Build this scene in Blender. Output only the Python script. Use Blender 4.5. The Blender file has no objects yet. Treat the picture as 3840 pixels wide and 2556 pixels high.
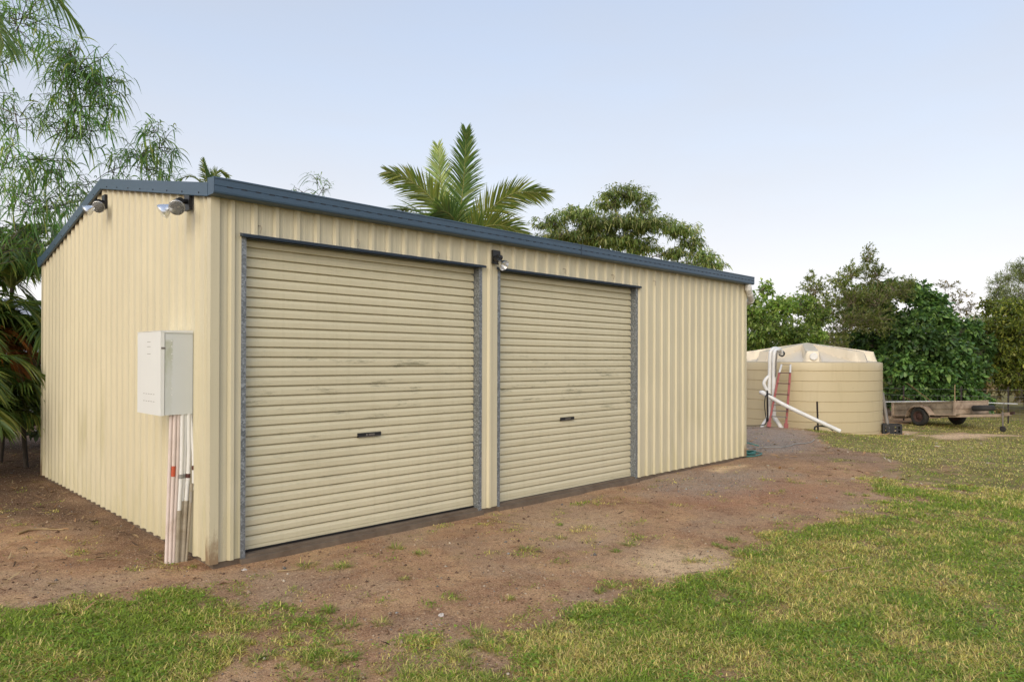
import bpy, math, random
import numpy as np
from mathutils import Vector, Matrix
from math import radians, sin, cos, pi

SC = bpy.context.scene
COL = SC.collection

# ------------------------------------------------------------------ camera, sky, sun, exposure
CAM = np.array([-2.1763, -5.5577, 1.6214])
YAW, PITCH, ROLL = 0.78341, 0.00371, 0.0029
_fw = Vector((sin(YAW) * cos(PITCH), cos(YAW) * cos(PITCH), sin(PITCH)))
_rt = Vector((cos(YAW), -sin(YAW), 0.0))
_up = _rt.cross(_fw)
_r2 = _rt * cos(ROLL) + _up * sin(ROLL)
_u2 = _up * cos(ROLL) - _rt * sin(ROLL)
cam_data = bpy.data.cameras.new('camera')
cam = bpy.data.objects.new('camera', cam_data)
COL.objects.link(cam)
m = Matrix((_r2, _u2, -_fw)).transposed().to_4x4()
m.translation = Vector(CAM)
cam.matrix_world = m
cam_data.sensor_width = 36.0
cam_data.lens = 36.0 * 2601.0 / 3840.0
cam_data.shift_y = (1339.08 - 1278.0) / 3840.0
cam_data.clip_start = 0.05
cam_data.clip_end = 3000.0
SC.camera = cam
SC.render.resolution_x, SC.render.resolution_y = 1024, 681

SUN_EL, SUN_AZ = radians(24.0), radians(-118.0)     # azimuth from +Y towards +X
world = bpy.data.worlds.new('World')
SC.world = world
world.use_nodes = True
wn = world.node_tree
for n in list(wn.nodes):
    wn.nodes.remove(n)
sky = wn.nodes.new('ShaderNodeTexSky')
sky.sky_type = 'NISHITA'
sky.sun_disc = False
sky.sun_elevation = SUN_EL
sky.sun_rotation = SUN_AZ
sky.altitude = 0.0
sky.air_density = 1.0
sky.dust_density = 3.0
sky.ozone_density = 1.6
bg = wn.nodes.new('ShaderNodeBackground')
bg.inputs['Strength'].default_value = 0.15
wo = wn.nodes.new('ShaderNodeOutputWorld')
# thin high cloud: an even veil that thickens with the slant path towards the horizon, faint streaks in it
tc = wn.nodes.new('ShaderNodeTexCoord')
sx = wn.nodes.new('ShaderNodeSeparateXYZ')
wn.links.new(tc.outputs['Generated'], sx.inputs[0])
def wmath(op, a, b=None, clamp=False):
    n = wn.nodes.new('ShaderNodeMath')
    n.operation, n.use_clamp = op, clamp
    for i, v in enumerate((a, b)):
        if v is None:
            continue
        if isinstance(v, (int, float)):
            n.inputs[i].default_value = v
        else:
            wn.links.new(v, n.inputs[i])
    return n.outputs[0]
el = wmath('ADD', wmath('MAXIMUM', sx.outputs[2], 0.0), 0.14)
mpw = wn.nodes.new('ShaderNodeMapping')
mpw.inputs['Scale'].default_value = (1.2, 2.2, 7.0)
mpw.inputs['Rotation'].default_value = (0.15, 0.1, 0.6)
wn.links.new(tc.outputs['Generated'], mpw.inputs['Vector'])
nzw = wn.nodes.new('ShaderNodeTexNoise')
nzw.inputs['Scale'].default_value = 1.6
nzw.inputs['Detail'].default_value = 6
nzw.inputs['Roughness'].default_value = 0.5
wn.links.new(mpw.outputs[0], nzw.inputs['Vector'])
tau = wmath('DIVIDE', wmath('ADD', wmath('MULTIPLY', nzw.outputs[0], 0.60), 0.46), el)
veil = wmath('SUBTRACT', 1.0, wmath('POWER', 2.718, wmath('MULTIPLY', tau, -1.0)), True)
wmx = wn.nodes.new('ShaderNodeMix')
wmx.data_type = 'RGBA'
wn.links.new(veil, wmx.inputs['Factor'])
wn.links.new(sky.outputs[0], wmx.inputs['A'])
vcol = wn.nodes.new('ShaderNodeMix')      # the veil is warmer low down, where low sunlight comes through more air
vcol.data_type = 'RGBA'
wn.links.new(wmath('POWER', 2.718, wmath('MULTIPLY', wmath('MAXIMUM', sx.outputs[2], 0.0), -5.0)), vcol.inputs['Factor'])
vcol.inputs['A'].default_value = (1.56, 1.66, 1.86, 1)
vcol.inputs['B'].default_value = (3.75, 3.58, 3.52, 1)
wn.links.new(vcol.outputs['Result'], wmx.inputs['B'])
wn.links.new(wmx.outputs['Result'], bg.inputs['Color'])
wn.links.new(bg.outputs[0], wo.inputs['Surface'])

sun_data = bpy.data.lights.new('sun', 'SUN')
sun_data.energy = 0.7
sun_data.angle = radians(60.0)
sun_data.color = (1.0, 0.88, 0.68)
sun = bpy.data.objects.new('sun', sun_data)
COL.objects.link(sun)
sdir = Vector((sin(SUN_AZ) * cos(SUN_EL), cos(SUN_AZ) * cos(SUN_EL), sin(SUN_EL)))
sun.rotation_euler = sdir.to_track_quat('Z', 'Y').to_euler()
sun.location = (-20, -15, 15)

SC.view_settings.view_transform = 'Standard'
SC.view_settings.look = 'None'
SC.view_settings.exposure = 1.25
SC.view_settings.gamma = 1.0
SC.view_settings.use_curve_mapping = False
SC.cycles.max_bounces = 6
SC.cycles.transparent_max_bounces = 8
SC.cycles.use_denoising = True

# ------------------------------------------------------------------ materials
def new_mat(name):
    mt = bpy.data.materials.new(name)
    mt.use_nodes = True
    nt = mt.node_tree
    for n in list(nt.nodes):
        nt.nodes.remove(n)
    out = nt.nodes.new('ShaderNodeOutputMaterial')
    p = nt.nodes.new('ShaderNodeBsdfPrincipled')
    nt.links.new(p.outputs[0], out.inputs[0])
    return mt, nt, p, out

def nd(nt, typ, **kw):
    n = nt.nodes.new(typ)
    for k, v in kw.items():
        setattr(n, k, v)
    return n

def pos(nt, scale=(1, 1, 1)):
    g = nd(nt, 'ShaderNodeNewGeometry')
    mp = nd(nt, 'ShaderNodeMapping')
    mp.inputs['Scale'].default_value = scale
    nt.links.new(g.outputs['Position'], mp.inputs['Vector'])
    return mp.outputs[0]

def noise(nt, vec, scale, detail=4, rough=0.55, dist=0.0):
    n = nd(nt, 'ShaderNodeTexNoise')
    n.inputs['Scale'].default_value = scale
    n.inputs['Detail'].default_value = detail
    n.inputs['Roughness'].default_value = rough
    n.inputs['Distortion'].default_value = dist
    nt.links.new(vec, n.inputs['Vector'])
    return n.outputs[0]

def ramp(nt, fac, stops):
    r = nd(nt, 'ShaderNodeValToRGB')
    e = r.color_ramp.elements
    while len(e) > 1:
        e.remove(e[-1])
    for i, (p_, c) in enumerate(stops):
        if i == 0:
            e[0].position = p_
            el = e[0]
        else:
            el = e.new(p_)
        if not isinstance(c, (tuple, list)):
            c = (c, c, c)
        el.color = (c[0], c[1], c[2], 1)
    nt.links.new(fac, r.inputs[0])
    return r.outputs[0]

def mix(nt, fac, a, b, blend='MIX'):
    n = nd(nt, 'ShaderNodeMix', data_type='RGBA', blend_type=blend)
    for sock, v in ((n.inputs['Factor'], fac), (n.inputs['A'], a), (n.inputs['B'], b)):
        if isinstance(v, (int, float)):
            sock.default_value = v
        elif isinstance(v, (tuple, list)):
            sock.default_value = (v[0], v[1], v[2], 1)
        else:
            nt.links.new(v, sock)
    return n.outputs['Result']

def mth(nt, op, a, b=None, clamp=False):
    n = nd(nt, 'ShaderNodeMath', operation=op, use_clamp=clamp)
    for i, v in enumerate((a, b)):
        if v is None:
            continue
        if isinstance(v, (int, float)):
            n.inputs[i].default_value = v
        else:
            nt.links.new(v, n.inputs[i])
    return n.outputs[0]

def bump(nt, p, height, strength, dist=0.01):
    b = nd(nt, 'ShaderNodeBump')
    b.inputs['Strength'].default_value = strength
    b.inputs['Distance'].default_value = dist
    nt.links.new(height, b.inputs['Height'])
    nt.links.new(b.outputs[0], p.inputs['Normal'])

def zcoord(nt):
    g = nd(nt, 'ShaderNodeNewGeometry')
    s = nd(nt, 'ShaderNodeSeparateXYZ')
    nt.links.new(g.outputs['Position'], s.inputs[0])
    return s.outputs

M = {}
def simple(name, col, rough=0.5, metal=0.0, var=0.12, scale=6.0, bmp=0.0, spec=0.5, dirt=None, dirt_amt=0.3):
    mt, nt, p, out = new_mat(name)
    v = pos(nt)
    f = noise(nt, v, scale, 5, 0.6)
    c0 = tuple(c * (1 - var) for c in col)
    c1 = tuple(min(1, c * (1 + var)) for c in col)
    c = ramp(nt, f, [(0.3, c0), (0.7, c1)])
    if dirt:
        f2 = noise(nt, v, scale * 0.45, 6, 0.7, 0.4)
        c = mix(nt, ramp(nt, f2, [(0.5, 0.0), (0.7, dirt_amt)]), c, dirt)
    nt.links.new(c, p.inputs['Base Color'])
    p.inputs['Roughness'].default_value = rough
    p.inputs['Metallic'].default_value = metal
    p.inputs['Specular IOR Level'].default_value = spec
    if bmp:
        bump(nt, p, noise(nt, v, scale * 6, 4), bmp, 0.004)
    M[name] = mt
    return mt

def painted_steel(name, col, algae=0.0, smears=0.0, rust=False):
    mt, nt, p, out = new_mat(name)
    v = pos(nt)
    c = mix(nt, ramp(nt, noise(nt, v, 1.1, 4), [(0.3, 0.0), (0.75, 1.0)]), tuple(x * 0.95 for x in col), tuple(min(1, x * 1.03) for x in col))
    streak = noise(nt, pos(nt, (22, 22, 0.45)), 1.0, 4, 0.6)
    c = mix(nt, ramp(nt, streak, [(0.5, 0.0), (0.8, 0.30)]), c, tuple(x * k for x, k in zip(col, (0.74, 0.73, 0.66))))
    grain = noise(nt, pos(nt, (60, 60, 60)), 1.0, 3, 0.6)
    c = mix(nt, ramp(nt, grain, [(0.60, 0.0), (0.78, 0.22)]), c, tuple(x * 0.55 for x in col))
    if algae:
        z = zcoord(nt)[2]
        edge = noise(nt, pos(nt, (7, 7, 0.9)), 1.0, 5, 0.65)
        lim = mth(nt, 'SUBTRACT', mth(nt, 'MULTIPLY', edge, 2.4), mth(nt, 'ADD', z, 0.80))
        c = mix(nt, ramp(nt, lim, [(0.0, 0.0), (0.6, algae)]), c, (0.40, 0.36, 0.14))
        patch = mth(nt, 'MULTIPLY', noise(nt, pos(nt, (5, 1.6, 0.35)), 1.0, 5, 0.6), ramp(nt, mth(nt, 'DIVIDE', z, 3.0), [(0.0, 0.75), (0.25, 1.0), (0.5, 0.85), (0.62, 0.0)]))
        c = mix(nt, ramp(nt, patch, [(0.52, 0.0), (0.68, 0.42)]), c, (0.33, 0.30, 0.13))
    if rust:
        z = zcoord(nt)[2]
        e2 = noise(nt, pos(nt, (9, 9, 4)), 1.0, 6, 0.7)
        lim = mth(nt, 'SUBTRACT', mth(nt, 'MULTIPLY', e2, 0.75), mth(nt, 'ADD', z, 0.14))
        c = mix(nt, ramp(nt, lim, [(0.0, 0.0), (0.18, 0.8)]), c, (0.20, 0.115, 0.06))
    if smears:
        z = zcoord(nt)[2]
        band = ramp(nt, mth(nt, 'DIVIDE', z, 3.0), [(0.26, 0.25), (0.42, 1.0), (0.52, 1.0), (0.60, 0.0), (0.9, 0.0)])
        sm = noise(nt, pos(nt, (2.2, 2.2, 16.0)), 1.0, 8, 0.78, 0.0)
        fac = mth(nt, 'MULTIPLY', ramp(nt, sm, [(0.55, 0.0), (0.66, smears)]), band)
        c = mix(nt, fac, c, (0.15, 0.145, 0.085))
        c = mix(nt, ramp(nt, noise(nt, pos(nt, (1.2, 1.2, 14.0)), 1.3, 6, 0.7), [(0.52, 0.0), (0.75, 0.28)]), c, (0.36, 0.31, 0.17))
    nt.links.new(c, p.inputs['Base Color'])
    p.inputs['Roughness'].default_value = 0.42
    p.inputs['Specular IOR Level'].default_value = 0.4
    bump(nt, p, noise(nt, v, 3.0, 2), 0.08, 0.02)
    M[name] = mt

CREAM = (0.63, 0.575, 0.415)
painted_steel('cream_steel', CREAM, algae=0.32)
painted_steel('cream_door', (0.625, 0.575, 0.405), smears=0.8)
painted_steel('flashing_cream', (0.61, 0.555, 0.395), algae=0.35, rust=True)
simple('blue_steel', (0.046, 0.086, 0.135), 0.40, 0.0, 0.07, 2.0)
simple('navy_steel', (0.028, 0.045, 0.075), 0.35, 0.0, 0.1, 3.0)
simple('slot_dark', (0.015, 0.02, 0.03), 0.7)
simple('black_plastic', (0.012, 0.012, 0.014), 0.42, 0.0, 0.15, 20)
simple('crate_plastic', (0.013, 0.014, 0.017), 0.6, 0.0, 0.2, 14, dirt=(0.06, 0.055, 0.05))
simple('white_pvc', (0.74, 0.74, 0.73), 0.35, 0.0, 0.04, 4.0, dirt=(0.40, 0.38, 0.30), dirt_amt=0.3)
simple('pinkish_pvc', (0.68, 0.58, 0.54), 0.5, 0.0, 0.05, 5.0, dirt=(0.40, 0.30, 0.22), dirt_amt=0.4)
simple('grey_pvc', (0.34, 0.30, 0.235), 0.6, 0.0, 0.15, 9.0, dirt=(0.2, 0.15, 0.09), dirt_amt=0.6)
simple('red_tape', (0.50, 0.09, 0.04), 0.4)
simple('brown_tape', (0.09, 0.03, 0.025), 0.4)
simple('silver_tape', (0.38, 0.38, 0.38), 0.3, 0.5)
simple('concrete', (0.155, 0.118, 0.085), 0.9, 0.0, 0.25, 5.0, 0.6, dirt=(0.10, 0.066, 0.042), dirt_amt=0.8)
simple('rust_red', (0.055, 0.026, 0.02), 0.85, 0.0, 0.3, 14)
simple('tyre_rubber', (0.022, 0.021, 0.02), 0.8, 0.0, 0.25, 10, dirt=(0.08, 0.065, 0.05), dirt_amt=0.5)
simple('dark_steel', (0.03, 0.022, 0.02), 0.7, 0.2, 0.3, 12)
simple('trailer_beige', (0.37, 0.285, 0.215), 0.65, 0.0, 0.2, 5.0, dirt=(0.14, 0.085, 0.055), dirt_amt=0.8)
simple('trailer_grey', (0.29, 0.24, 0.18), 0.7, 0.0, 0.25, 5.0, dirt=(0.09, 0.065, 0.045), dirt_amt=0.85)
simple('weathered_metal', (0.20, 0.18, 0.16), 0.6, 0.3, 0.2, 6)
simple('pale_pipe', (0.52, 0.53, 0.54), 0.5, 0.0, 0.08, 5)
simple('ladder_red', (0.31, 0.08, 0.07), 0.45, 0.0, 0.12, 6)
simple('aluminium', (0.55, 0.54, 0.52), 0.38, 0.85, 0.1, 8)
simple('rung_dark', (0.10, 0.045, 0.04), 0.6)
simple('hose_green', (0.03, 0.16, 0.14), 0.4, 0.0, 0.15, 8)
simple('hose_black', (0.012, 0.013, 0.012), 0.5)
simple('hose_grey', (0.30, 0.28, 0.25), 0.6)
simple('dry_stick', (0.33, 0.235, 0.12), 0.8, 0.0, 0.25, 25)
simple('brown_stick', (0.16, 0.09, 0.045), 0.85, 0.0, 0.3, 14)
simple('wire', (0.20, 0.20, 0.20), 0.5, 0.6)
simple('bark_grey', (0.15, 0.128, 0.10), 0.9, 0.0, 0.3, 9.0, 0.6)
simple('bark_pale', (0.33, 0.27, 0.20), 0.9, 0.0, 0.25, 8.0, 0.5)
simple('bark_dark', (0.075, 0.06, 0.048), 0.95, 0.0, 0.3, 10.0, 0.6)
simple('palm_stem', (0.26, 0.24, 0.19), 0.85, 0.0, 0.25, 7.0, 0.4)
simple('pale_blue_wall', (0.42, 0.47, 0.55), 0.7, 0.0, 0.08, 2.0)
simple('grey_roof', (0.36, 0.38, 0.42), 0.5, 0.0, 0.06, 2.0)
simple('stone_white', (0.52, 0.48, 0.44), 0.85, 0.0, 0.2, 30)
simple('rock_dark', (0.10, 0.085, 0.07), 0.9, 0.0, 0.3, 20, 0.5)

def mat_box():
    mt, nt, p, out = new_mat('box_white')
    v = pos(nt)
    c = mix(nt, noise(nt, v, 3, 3), (0.70, 0.71, 0.69), (0.76, 0.77, 0.75))
    nt.links.new(c, p.inputs['Base Color'])
    p.inputs['Roughness'].default_value = 0.5
    M['box_white'] = mt
    mt, nt, p, out = new_mat('box_side')
    x, y, z = zcoord(nt)[:3]
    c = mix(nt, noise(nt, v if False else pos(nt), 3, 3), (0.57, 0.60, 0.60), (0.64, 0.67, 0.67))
    # green-grey run of algae down the hinge side
    wob = mth(nt, 'MULTIPLY', noise(nt, pos(nt, (3, 3, 5)), 2.0, 5, 0.7), 0.06)
    d = mth(nt, 'ADD', mth(nt, 'ABSOLUTE', mth(nt, 'ADD', x, 0.205)), wob)
    strip = ramp(nt, d, [(0.02, 1.0), (0.066, 0.9), (0.078, 0.0)])
    zz = ramp(nt, mth(nt, 'SUBTRACT', z, 1.0), [(0.12, 0.12), (0.45, 0.35), (0.62, 0.75), (0.75, 0.95), (0.785, 0.0)])
    spot = ramp(nt, noise(nt, pos(nt, (20, 20, 6)), 1.5, 5, 0.7), [(0.3, 0.25), (0.65, 1.0)])
    c = mix(nt, mth(nt, 'MULTIPLY', mth(nt, 'MULTIPLY', strip, zz), spot), c, (0.36, 0.38, 0.24))
    nt.links.new(c, p.inputs['Base Color'])
    p.inputs['Roughness'].default_value = 0.5
    M['box_side'] = mt
mat_box()

def mat_galv():
    mt, nt, p, out = new_mat('galvanised')
    v = pos(nt)
    vo = nd(nt, 'ShaderNodeTexVoronoi')
    vo.inputs['Scale'].default_value = 75
    nt.links.new(v, vo.inputs['Vector'])
    s = nd(nt, 'ShaderNodeSeparateColor')
    nt.links.new(vo.outputs['Color'], s.inputs[0])
    c = ramp(nt, s.outputs[0], [(0.0, (0.115, 0.13, 0.145)), (0.6, (0.20, 0.22, 0.24)), (1.0, (0.36, 0.39, 0.42))])
    c = mix(nt, ramp(nt, noise(nt, pos(nt, (3, 3, 1)), 1.5, 4), [(0.35, 0.0), (0.7, 0.5)]), c, (0.21, 0.225, 0.235))
    nt.links.new(c, p.inputs['Base Color'])
    p.inputs['Metallic'].default_value = 0.35
    p.inputs['Roughness'].default_value = 0.5
    M['galvanised'] = mt
mat_galv()

def mat_tank():
    mt, nt, p, out = new_mat('tank_plastic')
    v = pos(nt)
    c = mix(nt, noise(nt, v, 1.2, 3), (0.50, 0.42, 0.265), (0.54, 0.455, 0.29))
    st = noise(nt, pos(nt, (6, 6, 0.6)), 1.0, 5, 0.65)
    c = mix(nt, ramp(nt, st, [(0.55, 0.0), (0.8, 0.35)]), c, (0.34, 0.28, 0.16))
    c = mix(nt, ramp(nt, noise(nt, v, 9, 5, 0.7), [(0.66, 0.0), (0.75, 0.3)]), c, (0.2, 0.17, 0.1))
    nt.links.new(c, p.inputs['Base Color'])
    p.inputs['Roughness'].default_value = 0.36
    M['tank_plastic'] = mt
    mt, nt, p, out = new_mat('tank_roof')
    v = pos(nt)
    c = mix(nt, noise(nt, v, 1.5, 4), (0.64, 0.56, 0.42), (0.70, 0.62, 0.49))  # paler than the wall: sky light on the roof put into its colour
    nt.links.new(c, p.inputs['Base Color'])
    p.inputs['Roughness'].default_value = 0.28
    M['tank_roof'] = mt
mat_tank()

mt, nt, p, out = new_mat('lamp_silver')
p.inputs['Base Color'].default_value = (0.82, 0.84, 0.87, 1)
p.inputs['Metallic'].default_value = 1.0
nt.links.new(ramp(nt, noise(nt, pos(nt), 30, 2), [(0.3, 0.22), (0.7, 0.32)]), p.inputs['Roughness'])
M['lamp_silver'] = mt
mt, nt, p, out = new_mat('lamp_glass')
p.inputs['Base Color'].default_value = (0.80, 0.80, 0.76, 1)
p.inputs['Metallic'].default_value = 0.0
nt.links.new(ramp(nt, noise(nt, pos(nt), 40, 2), [(0.3, 0.03), (0.7, 0.10)]), p.inputs['Roughness'])
trn = nd(nt, 'ShaderNodeBsdfTransparent')
mxs = nd(nt, 'ShaderNodeMixShader')
mxs.inputs[0].default_value = 0.16
nt.links.new(trn.outputs[0], mxs.inputs[1])
nt.links.new(p.outputs[0], mxs.inputs[2])
nt.links.new(mxs.outputs[0], out.inputs[0])
M['lamp_glass'] = mt

def leaf_mat(name, trans=0.3, rough=0.5, spec=0.35, gain=1.0):
    mt = bpy.data.materials.new(name)
    mt.use_nodes = True
    nt = mt.node_tree
    for n in list(nt.nodes):
        nt.nodes.remove(n)
    out = nd(nt, 'ShaderNodeOutputMaterial')
    p = nd(nt, 'ShaderNodeBsdfPrincipled')
    t = nd(nt, 'ShaderNodeBsdfTranslucent')
    a = nd(nt, 'ShaderNodeAttribute', attribute_name='col')
    ms = nd(nt, 'ShaderNodeMixShader')
    ms.inputs[0].default_value = trans
    c = mix(nt, ramp(nt, noise(nt, pos(nt), 18, 3), [(0.3, 0.0), (0.7, 0.12)]), a.outputs['Color'], (0.08, 0.09, 0.03))
    c = mix(nt, 1.0, c, (gain, gain, gain), 'MULTIPLY')
    nt.links.new(c, p.inputs['Base Color'])
    tc = mix(nt, 1.0, c, (1.5, 1.6, 0.75), 'MULTIPLY')
    nt.links.new(tc, t.inputs['Color'])
    p.inputs['Roughness'].default_value = rough
    p.inputs['Specular IOR Level'].default_value = spec
    nt.links.new(p.outputs[0], ms.inputs[1])
    nt.links.new(t.outputs[0], ms.inputs[2])
    nt.links.new(ms.outputs[0], out.inputs[0])
    M[name] = mt
leaf_mat('leaf', 0.42, 0.42, 0.45, 1.5)
leaf_mat('leaf_glossy', 0.34, 0.36, 0.5, 1.4)
leaf_mat('grass_blade', 0.32, 0.55, 0.3, 1.22)
leaf_mat('litter', 0.05, 0.8, 0.2)

# ------------------------------------------------------------------ mesh helpers
def wloc(o):
    v = Vector((0, 0, 0))
    while o is not None:
        v = v + o.location
        o = o.parent
    return v

def finish(me, mats, smooth, ang=35):
    for mt_ in (mats if isinstance(mats, (list, tuple)) else [mats]):
        me.materials.append(M[mt_])
    if smooth and len(me.polygons):
        me.polygons.foreach_set('use_smooth', np.ones(len(me.polygons), bool))
        me.set_sharp_from_angle(angle=radians(ang))
    me.update()

class MB:
    def __init__(s):
        s.v, s.f, s.m = [], [], []
    def add(s, V, F, mi=0):
        o = len(s.v)
        s.v.extend([tuple(map(float, q)) for q in V])
        s.f.extend([tuple(i + o for i in f) for f in F])
        s.m.extend([mi] * len(F))
        return s
    def box(s, a, b, mi=0, rot=None, piv=None):
        (x0, y0, z0), (x1, y1, z1) = a, b
        V = [(x0, y0, z0), (x1, y0, z0), (x1, y1, z0), (x0, y1, z0), (x0, y0, z1), (x1, y0, z1), (x1, y1, z1), (x0, y1, z1)]
        if rot is not None:
            pv = Vector(piv if piv is not None else ((x0 + x1) / 2, (y0 + y1) / 2, (z0 + z1) / 2))
            V = [tuple(rot @ (Vector(q) - pv) + pv) for q in V]
        return s.add(V, [(3, 2, 1, 0), (4, 5, 6, 7), (0, 1, 5, 4), (1, 2, 6, 5), (2, 3, 7, 6), (3, 0, 4, 7)], mi)
    def beam(s, a, b, w, h, mi=0, upv=(0, 0, 1)):
        a, b = Vector(a), Vector(b)
        d = (b - a).normalized()
        side = d.cross(Vector(upv))
        if side.length < 1e-4:
            side = d.cross(Vector((1, 0, 0)))
        side.normalize()
        up = side.cross(d).normalized()
        V = []
        for q in (a, b):
            for sx, sy in ((-1, -1), (1, -1), (1, 1), (-1, 1)):
                V.append(q + side * (sx * w / 2) + up * (sy * h / 2))
        return s.add(V, [(3, 2, 1, 0), (4, 5, 6, 7), (0, 1, 5, 4), (1, 2, 6, 5), (2, 3, 7, 6), (3, 0, 4, 7)], mi)
    def tube(s, path, rad, sides=8, mi=0, caps=True):
        V, F = tube_np(path, rad, sides, caps)
        return s.add(V, F, mi)
    def lathe(s, prof, org, axis, sides=24, mi=0, close=False):
        ax = Vector(axis).normalized()
        t = Vector((0, 0, 1)) if abs(ax.z) < 0.9 else Vector((1, 0, 0))
        e1 = ax.cross(t).normalized()
        e2 = ax.cross(e1)
        V, F = [], []
        for r, h in prof:
            for k in range(sides):
                a = 2 * pi * k / sides
                V.append(Vector(org) + ax * h + (e1 * cos(a) + e2 * sin(a)) * r)
        n = len(prof)
        for i in range(n - 1):
            for k in range(sides):
                k2 = (k + 1) % sides
                F.append((i * sides + k, i * sides + k2, (i + 1) * sides + k2, (i + 1) * sides + k))
        if close:
            F.append(tuple(range(sides))[::-1])
            F.append(tuple((n - 1) * sides + k for k in range(sides)))
        return s.add(V, F, mi)
    def extrude(s, poly, fn, mi=0, t0=0.0, t1=1.0, caps=True):
        """poly 2-D points, fn(a, b, t) -> 3-D"""
        n = len(poly)
        V = [fn(a, b, t0) for a, b in poly] + [fn(a, b, t1) for a, b in poly]
        F = [(i, (i + 1) % n, n + (i + 1) % n, n + i) for i in range(n)]
        if caps:
            F += [tuple(range(n))[::-1], tuple(range(n, 2 * n))]
        return s.add(V, F, mi)
    def mesh(s, name, mats, off=(0, 0, 0), smooth=False, fixn=True):
        me = bpy.data.meshes.new(name)
        off = Vector(off)
        me.from_pydata([tuple(Vector(q) - off) for q in s.v], [], s.f)
        me.polygons.foreach_set('material_index', s.m)
        if fixn:
            import bmesh
            b = bmesh.new()
            b.from_mesh(me)
            bmesh.ops.recalc_face_normals(b, faces=b.faces)
            b.to_mesh(me)
            b.free()
        finish(me, mats, smooth)
        return me
    def part(s, name, mats, parent, smooth=False):
        ob = bpy.data.objects.new(name, s.mesh(name, mats, wloc(parent), smooth))
        COL.objects.link(ob)
        ob.parent = parent
        return ob
    def thing(s, name, mats, label, cat, loc, group=None, smooth=False):
        ob = bpy.data.objects.new(name, s.mesh(name, mats, loc, smooth))
        COL.objects.link(ob)
        ob.location = loc
        return tag(ob, label, cat, group)

def tube_np(path, rad, sides=6, caps=False):
    P = np.array(path, float)
    n = len(P)
    if np.isscalar(rad):
        rad = [rad] * n
    T = np.gradient(P, axis=0)
    T /= np.linalg.norm(T, axis=1)[:, None] + 1e-12
    ref = np.array([0, 0, 1.0]) if abs(T[0, 2]) < 0.9 else np.array([1.0, 0, 0])
    V = []
    e1 = np.cross(T[0], ref)
    e1 /= np.linalg.norm(e1)
    ang = np.arange(sides) * 2 * pi / sides
    for i in range(n):
        e1 = e1 - T[i] * (e1 @ T[i])
        e1 /= np.linalg.norm(e1) + 1e-12
        e2 = np.cross(T[i], e1)
        V.append(P[i] + rad[i] * (np.cos(ang)[:, None] * e1 + np.sin(ang)[:, None] * e2))
    V = np.concatenate(V)
    F = []
    for i in range(n - 1):
        for k in range(sides):
            k2 = (k + 1) % sides
            F.append((i * sides + k, i * sides + k2, (i + 1) * sides + k2, (i + 1) * sides + k))
    if caps:
        F.append(tuple(range(sides))[::-1])
        F.append(tuple((n - 1) * sides + k for k in range(sides)))
    return V, F

def curve(points, n=16):
    """Catmull-Rom through the points"""
    P = [np.array(q, float) for q in points]
    P = [2 * P[0] - P[1]] + P + [2 * P[-1] - P[-2]]
    out = []
    seg = len(P) - 3
    for i in range(seg):
        a, b, c, d = P[i:i + 4]
        for t in np.linspace(0, 1, n, endpoint=(i == seg - 1)):
            out.append(0.5 * ((2 * b) + (c - a) * t + (2 * a - 5 * b + 4 * c - d) * t * t + (3 * b - a - 3 * c + d) * t ** 3))
    return np.array(out)

def tag(o, label=None, cat=None, group=None, kind=None):
    if label: o['label'] = label
    if cat: o['category'] = cat
    if group: o['group'] = group
    if kind: o['kind'] = kind
    return o

def thing(name, label, cat, loc, group=None):
    o = bpy.data.objects.new(name, None)
    o.empty_display_size = 0.1
    COL.objects.link(o)
    o.location = loc
    return tag(o, label, cat, group)

def np_object(name, V, F, mat, parent=None, col=None, loc=(0, 0, 0), smooth=False):
    """F: int array (n,3) or (n,4)"""
    me = bpy.data.meshes.new(name)
    off = wloc(parent) if parent is not None else Vector(loc)
    V = np.asarray(V, np.float32) - np.array(off, np.float32)
    k = F.shape[1]
    me.vertices.add(len(V))
    me.vertices.foreach_set('co', V.ravel())
    me.loops.add(F.size)
    me.loops.foreach_set('vertex_index', F.ravel().astype(np.int32))
    me.polygons.add(len(F))
    me.polygons.foreach_set('loop_start', np.arange(0, F.size, k, dtype=np.int32))
    me.update(calc_edges=True)
    if col is not None:
        at = me.attributes.new('col', 'FLOAT_COLOR', 'POINT')
        c4 = np.ones((len(V), 4), np.float32)
        c4[:, :3] = col
        at.data.foreach_set('color', c4.ravel())
    me.materials.append(M[mat])
    if smooth:
        me.polygons.foreach_set('use_smooth', np.ones(len(F), bool))
    ob = bpy.data.objects.new(name, me)
    COL.objects.link(ob)
    if parent is not None:
        ob.parent = parent
    else:
        ob.location = loc
    return ob

# ---- value noise on the plane
def vnoise(x, y, seed=0):
    xi, yi = np.floor(x).astype(np.int64), np.floor(y).astype(np.int64)
    fx, fy = x - xi, y - yi
    fx, fy = fx * fx * (3 - 2 * fx), fy * fy * (3 - 2 * fy)
    def h(a, b):
        n = (a * 374761393 + b * 668265263 + seed * 974634847) & 0xFFFFFFFF
        n = ((n ^ (n >> 13)) * 1274126177) & 0xFFFFFFFF
        return ((n ^ (n >> 16)) & 0xFFFF) / 65535.0
    return (h(xi, yi) * (1 - fx) + h(xi + 1, yi) * fx) * (1 - fy) + (h(xi, yi + 1) * (1 - fx) + h(xi + 1, yi + 1) * fx) * fy
def fbm(x, y, s, seed=0, octv=4, gain=0.55):
    r, a, t = 0, 1.0, 0
    for o in range(octv):
        r = r + a * vnoise(x * s + 17.3 * o, y * s - 9.1 * o, seed + o)
        t += a
        a *= gain
        s *= 2.03
    return r / t

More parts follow.
